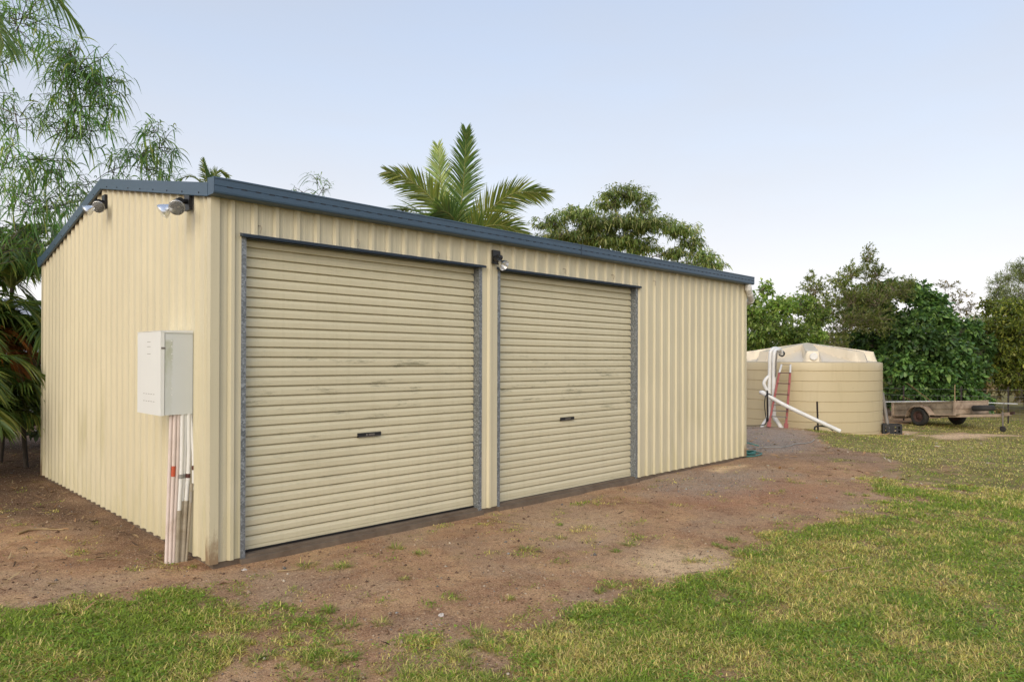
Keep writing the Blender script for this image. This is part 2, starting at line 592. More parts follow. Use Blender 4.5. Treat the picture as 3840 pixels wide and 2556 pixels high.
# ------------------------------------------------------------------ the ground
def ground_z(x, y):
    s = 0.93 * x + 0.37 * y
    t = np.clip((s - 8.5) / 8, 0, 1)
    z = -0.36 * (0.5 * t + 0.5 * t * t * (3 - 2 * t))
    z = z + 0.22 * np.exp(-((x - 15.9) / 1.6) ** 2 - ((y - 2.4) / 2.0) ** 2)
    z = z - 0.035
    nz = fbm(x, y, 0.45, 3, 3) - 0.5
    z = z + nz * 0.05 + (fbm(x, y, 3.1, 9, 3) - 0.5) * 0.018
    # trodden hollow along the front wall, drip line by the gable
    z = z - 0.015 * np.exp(-((y + 0.12) / 0.18) ** 2) * (x > -0.3) * (x < 6.2)
    return z

def gzf(x, y):
    return float(ground_z(np.array(float(x)), np.array(float(y))))

POLY = dict(
    GR=[(0.18, -2.95), (0.5, -2.73), (1.02, -2.52), (1.31, -2.49), (1.78, -2.58), (2.34, -2.63), (2.76, -2.61), (3.68, -2.45), (4.38, -2.5), (5.13, -2.52), (5.71, -2.8), (6.56, -2.95), (7.41, -2.6), (8.02, -2.07), (9.34, -1.85), (9.91, -2.18), (11.43, -1.36), (13.26, 0.16), (14.9, 1.3), (15.79, 1.9), (16.9, 2.2), (19.3, 1.7), (28.67, 1.0), (60, 6), (70, -30), (20, -40), (-10, -30), (-1.2, -3.7)],
    TONGUE=[(10.01, -0.64), (10.44, -0.7), (9.96, -1.81), (8.95, -1.98), (9.06, -1.39)],
    GL=[(-9, 1.6), (-1.71, 0.44), (-1.33, 0.06), (-1.07, 0.13), (-0.91, 0.06), (-0.73, -0.29), (-0.57, -0.2), (-0.16, -0.52), (-0.15, -0.91), (-0.21, -1.43), (-0.46, -1.62), (-0.67, -1.87), (-0.76, -2.01), (-1.2, -3.7), (-9, -6)],
    GS=[(-0.28, -0.91), (0.38, -1.4), (0.47, -1.89), (0.73, -2.36), (1.02, -2.52), (0.18, -2.95), (-1.2, -3.7), (-0.76, -2.01)],
    BARE=[(-0.74, -1.1), (-0.58, -1.13), (-0.42, -1.45), (-0.57, -1.51), (-0.76, -1.31)],
    GRAV1=[(17.5, 6.0), (16.2, 2.6), (14.3, 0.9), (10.56, -0.17), (9.97, 0.22), (9.2, 0.3), (10, 5)],
    GRAV2=[(5.69, -0.13), (7.15, 0.11), (7.89, -0.98), (6.29, -1.53), (5.39, -1.11), (5.17, -0.68)],
    DARK=[(9.2, 0.37), (10.63, -0.24), (13.26, 0.16), (9.91, -2.18), (9.49, -1.76), (9.46, -0.95), (8.12, -0.45)],
    SAND1=[(2.5, -2.05), (3.0, -2.1), (3.35, -2.4), (3.2, -2.75), (2.74, -2.9), (2.3, -2.7), (2.25, -2.3)],
    SAND2=[(7.3, -0.22), (8.2, -0.36), (8.0, -0.51), (7.22, -0.48)],
    SAND3=[(19.09, 0.13), (20.52, -0.63), (20.87, -1.8), (19.27, -1.5), (18.35, -0.5)],
    SAND4=[(18.75, 1.04), (20.29, 0.94), (19.88, 0.34), (19.13, 0.34), (18.23, 0.74)],
    SAND5=[(2.94, -0.73), (4.05, -0.9), (3.82, -1.41), (3.08, -1.48), (2.64, -1.19)],
    RED=[(5.24, -1.02), (7.0, -1.38), (7.05, -2.24), (5.73, -2.12), (4.91, -1.56)],
    MULCH=[(-6, 17.17), (6, 16), (6, 6.2), (0.1, 5.9), (-0.02, 0.75), (-0.27, 0.64), (-0.40, 2.32), (-0.85, 3.29), (-2.03, 4.13), (-6, 5)],
)
def soft(poly, x, y, w):
    """1 inside, 0 outside, soft over +-w"""
    P = np.array(poly)
    d2 = np.full(x.shape, 1e9)
    ins = np.zeros(x.shape, bool)
    for i in range(len(P)):
        a, b = P[i], P[(i + 1) % len(P)]
        ex, ey = b - a
        wx, wy = x - a[0], y - a[1]
        t = np.clip((wx * ex + wy * ey) / (ex * ex + ey * ey + 1e-12), 0, 1)
        d2 = np.minimum(d2, (wx - t * ex) ** 2 + (wy - t * ey) ** 2)
        c = ((a[1] > y) != (b[1] > y)) & (x < (b[0] - a[0]) * (y - a[1]) / (b[1] - a[1] + 1e-12) + a[0])
        ins ^= c
    s = np.where(ins, 1, -1) * np.sqrt(d2)
    return np.clip(0.5 + s / (2 * w), 0, 1)

def fields(x, y):
    wx = x + (fbm(x, y, 1.3, 21, 3) - 0.5) * 0.5
    wy = y + (fbm(x, y, 1.3, 31, 3) - 0.5) * 0.5
    S = lambda k, w: soft(POLY[k], wx, wy, w)
    D = np.maximum(S('GR', 0.22), 0.75 * S('TONGUE', 0.2))
    D = np.maximum(D, 0.95 * S('GL', 0.14))
    D = np.maximum(D, 0.50 * S('GS', 0.3))
    far = np.clip((x - 4.5) / 4, 0, 1) * np.clip((y + 4.5) / 2, 0, 1) * np.clip((11.5 - x) / 3, 0, 1)
    D = D * (1 - 0.38 * far) - 0.7 * S('BARE', 0.1)
    sand = np.maximum.reduce([0.9 * S('SAND1', 0.2), S('SAND2', 0.08), S('SAND3', 0.35), S('SAND4', 0.2), 0.4 * S('SAND5', 0.4)])
    D = D - 0.9 * np.maximum(S('SAND3', 0.35), S('SAND4', 0.2)) - 0.55 * S('SAND1', 0.2)
    n = fbm(x, y, 2.6, 5, 4, 0.6)
    n_f = fbm(x, y, 9.0, 15, 3, 0.6)
    dens = np.clip((D * 0.95 + (n - 0.5) * 1.25 + (n_f - 0.5) * 0.7 - 0.34) / 0.42, 0, 1) * (D > 0.02)
    weeds = np.clip((fbm(x, y, 5.0, 77, 3) - 0.66) / 0.1, 0, 1) * 0.30
    dens = np.maximum(dens, weeds * (x > -3))
    grav = np.maximum(S('GRAV1', 0.35), 0.75 * S('GRAV2', 0.4))
    red = S('RED', 0.5)
    mul = S('MULCH', 0.3)
    dark = 0.8 * S('DARK', 0.4)
    inside = (x > -0.02) & (x < 9.02) & (y > -0.03) & (y < 5.95)
    dens = np.where(inside, 0, dens)
    return dens, grav, sand, red, mul, dark

def axis(lo, hi, step, far):
    a = list(np.arange(lo, hi + 1e-6, step))
    d, x = step, hi
    up = []
    while x < far:
        d *= 1.35
        x += d
        up.append(x)
    d, x = step, lo
    dn = []
    while x > -far:
        d *= 1.35
        x -= d
        dn.append(x)
    return np.array(dn[::-1] + a + up)

GX, GY = axis(-5.0, 30.0, 0.075, 900), axis(-6.0, 9.0, 0.06, 900)
gx, gy = np.meshgrid(GX, GY, indexing='ij')
gx, gy = gx.ravel(), gy.ravel()
gz = ground_z(gx, gy)
dens_g, grav_g, sand_g, red_g, mul_g, dark_g = fields(gx, gy)
nx, ny = len(GX), len(GY)
idx = np.arange(nx * ny).reshape(nx, ny)
Fg = np.stack([idx[:-1, :-1], idx[1:, :-1], idx[1:, 1:], idx[:-1, 1:]], -1).reshape(-1, 4)

def mat_ground():
    mt, nt, p, out = new_mat('earth')
    v = pos(nt)
    A = nd(nt, 'ShaderNodeAttribute', attribute_name='cover')
    B = nd(nt, 'ShaderNodeAttribute', attribute_name='soil')
    sa, sb = nd(nt, 'ShaderNodeSeparateColor'), nd(nt, 'ShaderNodeSeparateColor')
    nt.links.new(A.outputs['Color'], sa.inputs[0])
    nt.links.new(B.outputs['Color'], sb.inputs[0])
    grass, grav, sand = sa.outputs[0], sa.outputs[1], sa.outputs[2]
    red, mul, dark = sb.outputs[0], sb.outputs[1], sb.outputs[2]
    n1 = noise(nt, v, 1.7, 6, 0.62)
    n2 = noise(nt, v, 14.0, 6, 0.7)
    n3 = noise(nt, v, 70.0, 4, 0.7)
    n4 = noise(nt, v, 5.0, 5, 0.65, 0.5)
    soil = ramp(nt, n1, [(0.34, (0.19, 0.108, 0.062)), (0.5, (0.32, 0.195, 0.112)), (0.64, (0.46, 0.315, 0.18))])
    soil = mix(nt, ramp(nt, n4, [(0.42, 0.0), (0.68, 0.55)]), soil, (0.47, 0.335, 0.185))
    n6 = noise(nt, v, 0.85, 5, 0.6, 0.6)
    soil = mix(nt, ramp(nt, n6, [(0.47, 0.0), (0.62, 0.65)]), soil, (0.33, 0.265, 0.19))
    soil = mix(nt, mth(nt, 'MULTIPLY', red, ramp(nt, n4, [(0.35, 0.3), (0.6, 0.85)])), soil, (0.30, 0.14, 0.085))
    soil = mix(nt, mth(nt, 'MULTIPLY', dark, 0.75), soil, (0.17, 0.12, 0.085))
    gcol = ramp(nt, n3, [(0.3, (0.15, 0.14, 0.13)), (0.5, (0.27, 0.25, 0.23)), (0.72, (0.42, 0.39, 0.36))])
    gm = mth(nt, 'MULTIPLY', grav, ramp(nt, n4, [(0.3, 0.45), (0.6, 1.0)]))
    soil = mix(nt, gm, soil, gcol)
    soil = mix(nt, mth(nt, 'MULTIPLY', sand, ramp(nt, n2, [(0.3, 0.55), (0.6, 1.0)])), soil, (0.66, 0.53, 0.34))
    soil = mix(nt, mth(nt, 'MULTIPLY', mul, 0.95), soil, ramp(nt, n2, [(0.3, (0.03, 0.019, 0.013)), (0.7, (0.085, 0.05, 0.033))]))
    # grit and fine crumbs
    soil = mix(nt, ramp(nt, n3, [(0.36, 0.75), (0.47, 0.0)]), soil, (0.10, 0.062, 0.042))
    soil = mix(nt, ramp(nt, n3, [(0.545, 0.0), (0.63, 0.6)]), soil, (0.58, 0.45, 0.32))
    soil = mix(nt, ramp(nt, n2, [(0.34, 0.55), (0.47, 0.0)]), soil, (0.13, 0.08, 0.052))
    n5 = noise(nt, v, 190.0, 3, 0.6)
    soil = mix(nt, ramp(nt, n5, [(0.36, 0.6), (0.48, 0.0)]), soil, (0.09, 0.06, 0.042))
    soil = mix(nt, ramp(nt, n5, [(0.58, 0.0), (0.66, 0.55)]), soil, (0.58, 0.46, 0.34))
    mossy = ramp(nt, noise(nt, v, 3.4, 6, 0.7), [(0.56, 0.0), (0.7, 0.45)])
    soil = mix(nt, mossy, soil, (0.14, 0.12, 0.05))
    soil = mix(nt, 1.0, soil, (1.36, 1.24, 1.16), 'MULTIPLY')
    turf = ramp(nt, n2, [(0.3, (0.055, 0.06, 0.016)), (0.55, (0.16, 0.155, 0.04)), (0.75, (0.34, 0.29, 0.11))])  # underlay colour darkened to paint the shade between blades
    turf = mix(nt, ramp(nt, n1, [(0.35, 0.0), (0.7, 0.55)]), turf, (0.38, 0.32, 0.13))
    gf = mth(nt, 'MULTIPLY', grass, ramp(nt, n2, [(0.25, 0.6), (0.6, 1.0)]))
    c = mix(nt, gf, soil, turf)
    nt.links.new(c, p.inputs['Base Color'])
    p.inputs['Roughness'].default_value = 0.95
    p.inputs['Specular IOR Level'].default_value = 0.15
    h = mth(nt, 'ADD', mth(nt, 'MULTIPLY', n2, 0.7), mth(nt, 'MULTIPLY', n3, 0.45))
    bump(nt, p, h, 0.9, 0.03)
    M['earth'] = mt
mat_ground()
ground = np_object('ground', np.stack([gx, gy, gz], 1), Fg, 'earth', smooth=True)
tag(ground, 'bare brown earth and worn lawn around the shed', 'ground', kind='structure')
for nm_, cols in (('cover', (dens_g, grav_g, sand_g)), ('soil', (red_g, mul_g, dark_g))):
    at = ground.data.attributes.new(nm_, 'FLOAT_COLOR', 'POINT')
    c4 = np.ones((len(gx), 4), np.float32)
    c4[:, :3] = np.stack(cols, 1)
    at.data.foreach_set('color', c4.ravel())

# ------------------------------------------------------------------ the shed
W, L, H = 5.93, 9.0, 2.92          # gable width, length, wall top at the eaves
SLOPE = (3.49 - 2.92) / (W / 2)
RIB, PITCH_R = 0.025, 0.19
shed = thing('steel_shed', 'long cream ribbed steel garage shed with blue roof trim and two roller doors', 'shed', (0, 0, 0))

def prof_x(a, b, first):
    """profile breakpoints (s, height) of ribbed sheet between a and b; first = position of a rib"""
    pts = []
    k0 = int(math.floor((a - first) / PITCH_R)) - 1
    k1 = int(math.ceil((b - first) / PITCH_R)) + 1
    for k in range(k0, k1):
        c = first + k * PITCH_R
        pts += [(c - 0.031, 0), (c - 0.014, RIB), (c + 0.014, RIB), (c + 0.031, 0), (c + 0.062, 0), (c + 0.067, 0.0022), (c + 0.092, 0.0022), (c + 0.097, 0), (c + 0.128, 0), (c + 0.133, 0.0022)]
        pts += [(c + 0.150, 0.0022), (c + 0.155, 0)]
    S = [q[0] for q in pts]
    Hh = [q[1] for q in pts]
    f = lambda s: float(np.interp(s, S, Hh))
    out = [(a, f(a))] + [q for q in pts if a + 1e-4 < q[0] < b - 1e-4] + [(b, f(b))]
    return out

def sheet(name, a, b, first, fn, z0, z1, mat, lap=True, extra=()):
    """ribbed sheet between a and b. fn(s, h, z) -> world. z0/z1 functions of s"""
    mb = MB()
    lift = 0.0016 if lap else 0.0
    pr = prof_x(a, b + (0.045 if lap else 0.0), first)
    for e in extra:
        if a < e < b:
            h = float(np.interp(e, [q[0] for q in pr], [q[1] for q in pr]))
            pr += [(e - 1e-5, h), (e + 1e-5, h)]
    pr.sort()
    for i in range(len(pr) - 1):
        (s0, h0), (s1, h1) = pr[i], pr[i + 1]
        if s1 - s0 < 5e-5:
            continue
        mid = 0.5 * (s0 + s1)
        l0 = lift if s0 > b - 0.03 else 0
        l1 = lift if s1 > b - 0.03 else 0
        za0, za1 = z0(mid) if callable(z0) else z0, None
        q = [fn(s0, h0 + l0, za0), fn(s1, h1 + l1, za0), fn(s1, h1 + l1, z1(s1)), fn(s0, h0 + l0, z1(s0))]
        mb.add(q, [(0, 1, 2, 3)])
    import bmesh
    ob = mb.part(name, mat, shed)
    b_ = bmesh.new()
    b_.from_mesh(ob.data)
    bmesh.ops.remove_doubles(b_, verts=b_.verts, dist=2e-5)
    b_.to_mesh(ob.data)
    b_.free()
    return ob

OP = [(0.256, 2.922), (3.155, 5.845)]      # door openings along the front
HEAD = 2.63
def front_z0(x):
    for a, b in OP:
        if a < x < b:
            return HEAD
    return 0.0
fr = lambda s, h, z: (s, RIB + 0.002 - h, z)
for k in range(12):
    a = 0.02 + 0.76 * k - (0 if k else 0)
    b = min(a + 0.76, L - 0.01)
    sheet('wall_sheet', a, b, 0.178, fr, front_z0, lambda s: H - 0.005, 'cream_steel', extra=[e for o in OP for e in o])
gtop = lambda y: H + SLOPE * (y if y < W / 2 else W - y)
gb = lambda s, h, z: (RIB + 0.002 - h, s, z)
ys = [0.02, 0.71, 1.47, 2.23, 2.99, 3.75, 4.51, 5.27, W - 0.01]
for k in range(8):
    # splits at the apex so both slopes are followed
    sheet('wall_sheet', ys[k], ys[k + 1], 0.155, gb, 0.0, gtop, 'cream_steel', lap=k < 7, extra=[W / 2])
    sheet('wall_sheet', ys[k], ys[k + 1], 0.155, lambda s, h, z: (L - RIB - 0.002 + h, s, z), 0.0, gtop, 'cream_steel', lap=k < 7, extra=[W / 2])
for k in range(12):
    a = 0.02 + 0.76 * k
    b = min(a + 0.76, L - 0.01)
    sheet('wall_sheet', a, b, 0.178, lambda s, h, z: (s, W - RIB - 0.002 + h, z), 0.0, lambda s: H - 0.005, 'cream_steel')

# corner flashings (folded angles)
for cx, sx in ((0.0, 1), (L, -1)):
    for cy, sy in ((0.0, 1), (W, -1)):
        mb = MB()
        t = 0.0016
        mb.box((min(cx - sx * 0.003, cx + sx * 0.068), min(cy - sy * 0.003, cy - sy * 0.003 + sy * t), -0.004), (max(cx - sx * 0.003, cx + sx * 0.068), max(cy - sy * 0.003, cy - sy * 0.003 + sy * t), H - 0.01))
        mb.box((min(cx - sx * 0.003, cx - sx * 0.003 + sx * t), min(cy - sy * 0.001, cy + sy * 0.075), -0.004), (max(cx - sx * 0.003, cx - sx * 0.003 + sx * t), max(cy - sy * 0.001, cy + sy * 0.075), H - 0.01))
        mb.box((min(cx + sx * 0.0665, cx + sx * 0.068), min(cy - sy * 0.0013, cy + sy * 0.02), -0.004), (max(cx + sx * 0.0665, cx + sx * 0.068), max(cy - sy * 0.0013, cy + sy * 0.02), H - 0.01))
        mb.part('corner_flashing', 'flashing_cream', shed)

# roof: ribbed sheets down both slopes, ridge capping
ov = 0.06
th = math.atan(SLOPE)
for side in (0, 1):
    for k in range(12):
        a = 0.0 + 0.75 * k
        mb = MB()
        pr = prof_x(a, a + 0.752, 0.1)
        for i in range(len(pr) - 1):
            (s0, h0), (s1, h1) = pr[i], pr[i + 1]
            def rp(s, h, y):
                z = H + 0.035 + SLOPE * (y if y < W / 2 else W - y) + h
                return (s, y, z)
            y0, y1 = (-ov, W / 2 - 0.01) if side == 0 else (W + ov, W / 2 + 0.01)
            mb.add([rp(s0, h0, y0), rp(s1, h1, y0), rp(s1, h1, y1), rp(s0, h0, y1)], [(0, 1, 2, 3)])
        mb.part('roof_sheet', 'blue_steel', shed)
mb = MB()
za = H + 0.035 + SLOPE * W / 2 + RIB
for sgn in (-1, 1):
    mb.extrude([(0, 0.012), (0.16, 0.012 - 0.16 * SLOPE), (0.165, -0.006 - 0.165 * SLOPE), (0.16, 0.009 - 0.16 * SLOPE), (0, 0.009)], lambda a, b, t, sgn=sgn: (t, W / 2 + sgn * a, za + b), 0, 0.0, L)
mb.part('ridge_capping', 'blue_steel', shed)

# barge capping on both gables, folded over the roof edge, with screws
scr = MB().lathe([(0.0, 0.006), (0.004, 0.006), (0.0065, 0.003), (0.008, 0.0)], (0, 0, 0), (-1, 0, 0), 8).mesh('screw', 'slot_dark')
for gxp, sg in ((0.0, -1), (L, 1)):
    for side in (0, 1):
        ya, yb = (-0.006, W / 2) if side == 0 else (W + 0.03, W / 2)
        zt = lambda y: H + 0.09 + SLOPE * (y if y < W / 2 else W - y)
        zb = lambda y: H - 0.022 + SLOPE * (y if y < W / 2 else W - y)
        mb = MB()
        o, i_ = gxp + sg * 0.032, gxp + sg * 0.030
        def strip(pts):
            V = [(x, ya, zt(ya) + dz if top else zb(ya) + dz) for x, top, dz in pts] + [(x, yb, zt(yb) + dz if top else zb(yb) + dz) for x, top, dz in pts]
            n = len(pts)
            mb.add(V, [(i, i + 1, n + i + 1, n + i) for i in range(n - 1)])
        strip([(gxp - sg * 0.12, 1, 0.0), (o, 1, 0.0), (o, 0, 0.006), (o - sg * 0.004, 0, 0.0), (gxp + sg * 0.004, 0, 0.004)])
        # closed ends
        for yy in (ya,):
            mb.add([(gxp - sg * 0.1, yy, zt(yy) - 0.001), (o, yy, zt(yy) - 0.001), (o, yy, zb(yy) + 0.006), (gxp - sg * 0.1, yy, zb(yy) + 0.02)], [(0, 1, 2, 3)])
        bc = mb.part('barge_capping', 'blue_steel', shed)
        n = 0
        yv = 0.169
        while yv < W / 2 - 0.1:
            yy = yv if side == 0 else W - yv
            so = bpy.data.objects.new('screw', scr)
            COL.objects.link(so)
            so.parent = bc
            so.location = (o, yy, zb(yy) + 0.028)
            if sg > 0:
                so.rotation_euler = (0, 0, pi)
            yv += 0.364

# gutters with their slotted front
for gy0, sg in ((-0.001, -1), (W + 0.001, 1)):
    mb = MB()
    g0, g1 = 2.905, 3.033
    out = [(0.0, g1 + 0.012), (0.0, g0), (0.112, g0), (0.124, g0 + 0.008), (0.127, g0 + 0.02), (0.127, 2.966), (0.1225, 2.9685), (0.127, 2.971), (0.127, 3.018), (0.131, 3.022), (0.132, 3.031), (0.127, 3.036), (0.119, 3.034)]
    inn = [(max(a - 0.0022, 0.0012) if a > 0.05 else 0.0015, b + 0.002 if i in (1, 2) else b) for i, (a, b) in enumerate(out)]
    poly = out + [(0.1175, 3.026)] + inn[::-1][4:]
    n = len(out)
    x0, x1 = -0.028, L + 0.028
    V = [(x0, gy0 + sg * a, b) for a, b in out] + [(x1, gy0 + sg * a, b) for a, b in out]
    mb.add(V, [(i, i + 1, n + i + 1, n + i) for i in range(n - 1)])
    V = [(x0, gy0 + sg * a, b) for a, b in inn] + [(x1, gy0 + sg * a, b) for a, b in inn]
    mb.add(V, [(i, i + 1, n + i + 1, n + i) for i in range(n - 1)])
    cap = [(0.0, g1 + 0.012), (0.0, g0), (0.112, g0), (0.127, g0 + 0.02), (0.127, 3.034)]
    for xx in (x0, x1):
        mb.extrude(cap, lambda a, b, t, xx=xx: (xx + t, gy0 + sg * a, b), 0, -0.0012, 0.0012)
    gut = mb.part('gutter', 'blue_steel', shed)
    if sg < 0:
        sl = MB().box((-0.023, -0.0012, -0.005), (0.023, 0.004, 0.005)).mesh('slot', 'slot_dark')  # dark box painted as the shade inside an open slot, no real recess
        x = 0.095
        while x < L:
            so = bpy.data.objects.new('slot', sl)
            COL.objects.link(so)
            so.parent = gut
            so.location = (x, gy0 - 0.1272, 2.9685)
            x += 0.1165
        MB().box((4.424, -0.1335, g0 + 0.004), (4.432, -0.118, 3.037)).part('joiner', 'navy_steel', gut)

# slab with a rebate under each door
mb = MB()
mb.box((0.04, 0.036, -0.45), (L - 0.04, W - 0.04, 0.012))
for a, b in OP:
    mb.box((a - 0.005, -0.012, -0.45), (b + 0.005, 0.0352, -0.010))
mb.part('concrete_slab', 'concrete', shed)

# door openings: galvanised jambs, head flashings, roller doors
for di, (a, b) in enumerate(OP):
    for jx, sg in ((a, 1), (b, -1)):
        mb = MB()
        X = lambda p_, q_: (min(p_, q_), max(p_, q_))
        xa, xb = X(jx, jx + sg * 0.042)
        mb.box((xa, 0.024, -0.03), (xb, 0.0265, HEAD + 0.02))
        xa, xb = X(jx + sg * 0.0395, jx + sg * 0.042)
        mb.box((xa, 0.0266, -0.03), (xb, 0.138, HEAD + 0.02))
        xa, xb = X(jx - sg * 0.02, jx + sg * 0.055)
        mb.box((xa, 0.1385, -0.01), (xb, 0.141, HEAD + 0.02))
        mb.part('door_jamb', 'galvanised', shed)
    mb = MB()
    hp = [(-0.004, HEAD - 0.004), (-0.030, HEAD - 0.014), (-0.034, HEAD + 0.004), (-0.026, HEAD + 0.012), (0.028, HEAD + 0.024), (0.034, HEAD + 0.024), (0.034, HEAD - 0.004)]
    mb.extrude(hp, lambda p_, q_, t: (t, p_, q_), 0, a - 0.012, b + 0.012)
    mb.extrude([(0.034, HEAD - 0.004), (0.034, HEAD - 0.012), (0.16, HEAD - 0.012), (0.16, HEAD - 0.004)], lambda p_, q_, t: (t, p_, q_), 0, a + 0.044, b - 0.044)
    mb.part('head_flashing', 'navy_steel', shed)
    da, db = a + 0.046, b - 0.046
    zb0 = 0.062 if di == 0 else 0.045
    mb = MB()
    mb.box((da, 0.106, zb0 - 0.028), (db, 0.128, zb0), 0)
    door = mb.part('roller_door', 'cream_door', shed)
    MB().box((da, 0.100, zb0 - 0.044), (db, 0.126, zb0 - 0.0285)).part('rubber_seal', 'black_plastic', door)
    MB().lathe([(0.14, 0.0), (0.14, db - da)], (da, 0.36, HEAD + 0.06), (1, 0, 0), 20, close=True).part('drum', 'cream_door', door)
    tag(door, 'wide cream roller door beside the meter box corner' if di == 0 else 'cream roller door beside the plain ribbed wall end')
    p_ = 0.0832
    sp = [(0.012, 0.0), (-0.0165, 0.0015), (-0.0185, 0.004), (-0.0185, 0.0445), (-0.0165, 0.048), (-0.0055, 0.0715), (-0.003, 0.0735), (0.012, 0.0745), (0.012, 0.0832)]
    mb = MB()
    V = [(0.0, y, z) for y, z in sp] + [(db - da, y, z) for y, z in sp]
    n = len(sp)
    mb.add(V, [(i, i + 1, n + i + 1, n + i) for i in range(n - 1)])
    sm = mb.mesh('slat', 'cream_door', fixn=False)
    for k in range(32):
        so = bpy.data.objects.new('slat', sm)
        COL.objects.link(so)
        so.parent = door
        so.location = (da, 0.128, zb0 + k * p_)
    hx = 1.415 if di == 0 else 4.315
    hz = zb0 + (10 * p_) - 0.006
    mb = MB()
    mb.box((hx, 0.094, hz), (hx + 0.252, 0.1095, hz + 0.034), 0)
    mb.box((hx - 0.004, 0.103, hz - 0.004), (hx + 0.256, 0.1105, hz + 0.0375), 0)
    mb.box((hx + 0.002, 0.0925, hz + 0.0005), (hx + 0.250, 0.0935, hz + 0.004), 1)
    mb.box((hx + 0.083, 0.0925, hz + 0.009), (hx + 0.099, 0.0937, hz + 0.027), 2)
    for q in range(8):
        mb.box((hx + 0.112 + q * 0.0085, 0.0925, hz + 0.011), (hx + 0.1185 + q * 0.0085, 0.0937, hz + 0.0265), 2)
    mb.part('handle', ['black_plastic', 'weathered_metal', 'weathered_metal'], door)

# little rusty hooks above the doors
hk = MB().tube(curve([(0, 0.012, 0.03), (0, -0.02, 0.026), (0.004, -0.03, 0.0), (0.002, -0.02, -0.02), (-0.003, -0.03, -0.035)], 3), 0.0038, 6).mesh('hook', 'grey_pvc', smooth=True)
for hx_, hz_k in ((0.40, 2.70), (1.34, 2.70), (2.29, 2.69), (4.26, 2.71), (5.24, 2.72), (6.22, 2.72)):
    so = bpy.data.objects.new('hook', hk)
    COL.objects.link(so)
    so.parent = shed
    so.location = (hx_, 0.012, hz_k)

# stub of the downpipe under the gutter's far end
dp = curve([(8.93, -0.065, 2.91), (8.93, -0.065, 2.85), (8.98, -0.055, 2.79), (9.10, -0.02, 2.72), (9.22, 0.03, 2.67), (9.31, 0.12, 2.645), (9.34, 0.3, 2.62)], 6)
mb = MB().tube(dp, 0.052, 12)
for i in (5, 14, 24):
    d = dp[i + 1] - dp[i]
    mb.tube([dp[i], dp[i] + d / np.linalg.norm(d) * 0.05], 0.059, 12)
mb.part('downpipe', 'white_pvc', shed, smooth=True)

# ------------------------------------------------------------------ things on the shed
def lamp(loc, n_out, bulbs, label):
    t = thing('flood_light', label, 'floodlight', loc, 'flood lights on the shed')
    n_out = Vector(n_out)
    side = Vector((0, 0, 1)).cross(n_out)
    c = Vector(loc)
    mb = MB()
    rot = Matrix((side, n_out, Vector((0, 0, 1)))).transposed()
    mb.box(c + Vector((-0.055, -0.0, -0.075)), c + Vector((0.055, 0.028, 0.075)), 0, rot, c)
    mb.part('mount_plate', 'black_plastic', t)
    for (bc, bd) in bulbs:
        bc, bd = Vector(bc), Vector(bd).normalized()
        base = bc - bd * 0.125
        elbow = c + n_out * 0.06 + (base - c) * 0.25
        mb = MB().tube(curve([c + n_out * 0.015, elbow, elbow.lerp(base, 0.6), base], 5), 0.022, 10)
        mb.lathe([(0.0, -0.03), (0.026, -0.03), (0.031, -0.01), (0.031, 0.035), (0.024, 0.04)], base, bd, 14)
        mb.lathe([(0.0, -0.028), (0.028, -0.028), (0.028, 0.028), (0.0, 0.028)], elbow, side, 12)
        mb.part('arm', 'black_plastic', t, smooth=True)
        mb = MB().lathe([(0.020, 0.03), (0.024, 0.05), (0.040, 0.075), (0.054, 0.10), (0.060, 0.118), (0.061, 0.126), (0.059, 0.127), (0.052, 0.104), (0.036, 0.078), (0.018, 0.056), (0.0, 0.052)], base, bd, 28)
        b = mb.part('bulb', 'lamp_silver', t, smooth=True)
        MB().lathe([(0.0585, 0.1262), (0.052, 0.134), (0.035, 0.141), (0.018, 0.144), (0.0005, 0.145)], base, bd, 28).part('lens', 'lamp_glass', b, smooth=True)
    return t

lamp((0.0, 0.44, 2.93), (-1, 0, 0), [((-0.165, 0.27, 2.83), (-0.35, -0.80, -0.42)), ((-0.245, 0.37, 2.80), (-0.75, 0.35, -0.62))], 'twin flood light under the barge next to the gutter corner')
lamp((0.0, 2.86, 3.31), (-1, 0, 0), [((-0.116, 2.69, 3.215), (-0.42, -0.78, -0.42)), ((-0.21, 2.76, 3.17), (-0.75, 0.35, -0.62))], 'twin flood light on the gable below the roof peak')
lamp((3.09, 0.0, 2.75), (0, -1, 0), [((3.07, -0.17, 2.64), (0.12, -0.72, -0.55))], 'single flood light on the wall between the two roller doors')

# electrical meter box on the gable
bx = thing('meter_box', 'weathered white steel meter box mounted on the gable wall', 'meter box', (0.0, 0.65, 1.16))
x0, y0, y1, z0, z1 = -0.251, 0.364, 0.93, 1.168, 1.848
MB().box((x0 + 0.035, y0, z0), (0.0, y1, z1)).part('body', 'box_side', bx)
mb = MB().box((x0, y0 - 0.003, z0 - 0.004), (x0 + 0.030, y1 + 0.003, z1 - 0.003))
dr = mb.part('door', 'box_white', bx)
MB().box((x0 + 0.004, y0 - 0.006, 1.70), (x0 + 0.034, y0 - 0.0035, 1.715)).part('hinge', 'weathered_metal', dr)
for zz in (1.66, 1.72, 1.76):
    MB().box((x0 - 0.0015, 0.60, zz), (x0 - 0.0003, 0.68, zz + 0.003)).part('vent_slit', 'weathered_metal', dr)
for zz in (1.27, 1.33):
    for q in range(5):
        MB().box((x0 - 0.0015, 0.50 + q * 0.06, zz), (x0 - 0.0003, 0.535 + q * 0.06, zz + 0.003)).part('vent_slit', 'weathered_metal', dr)
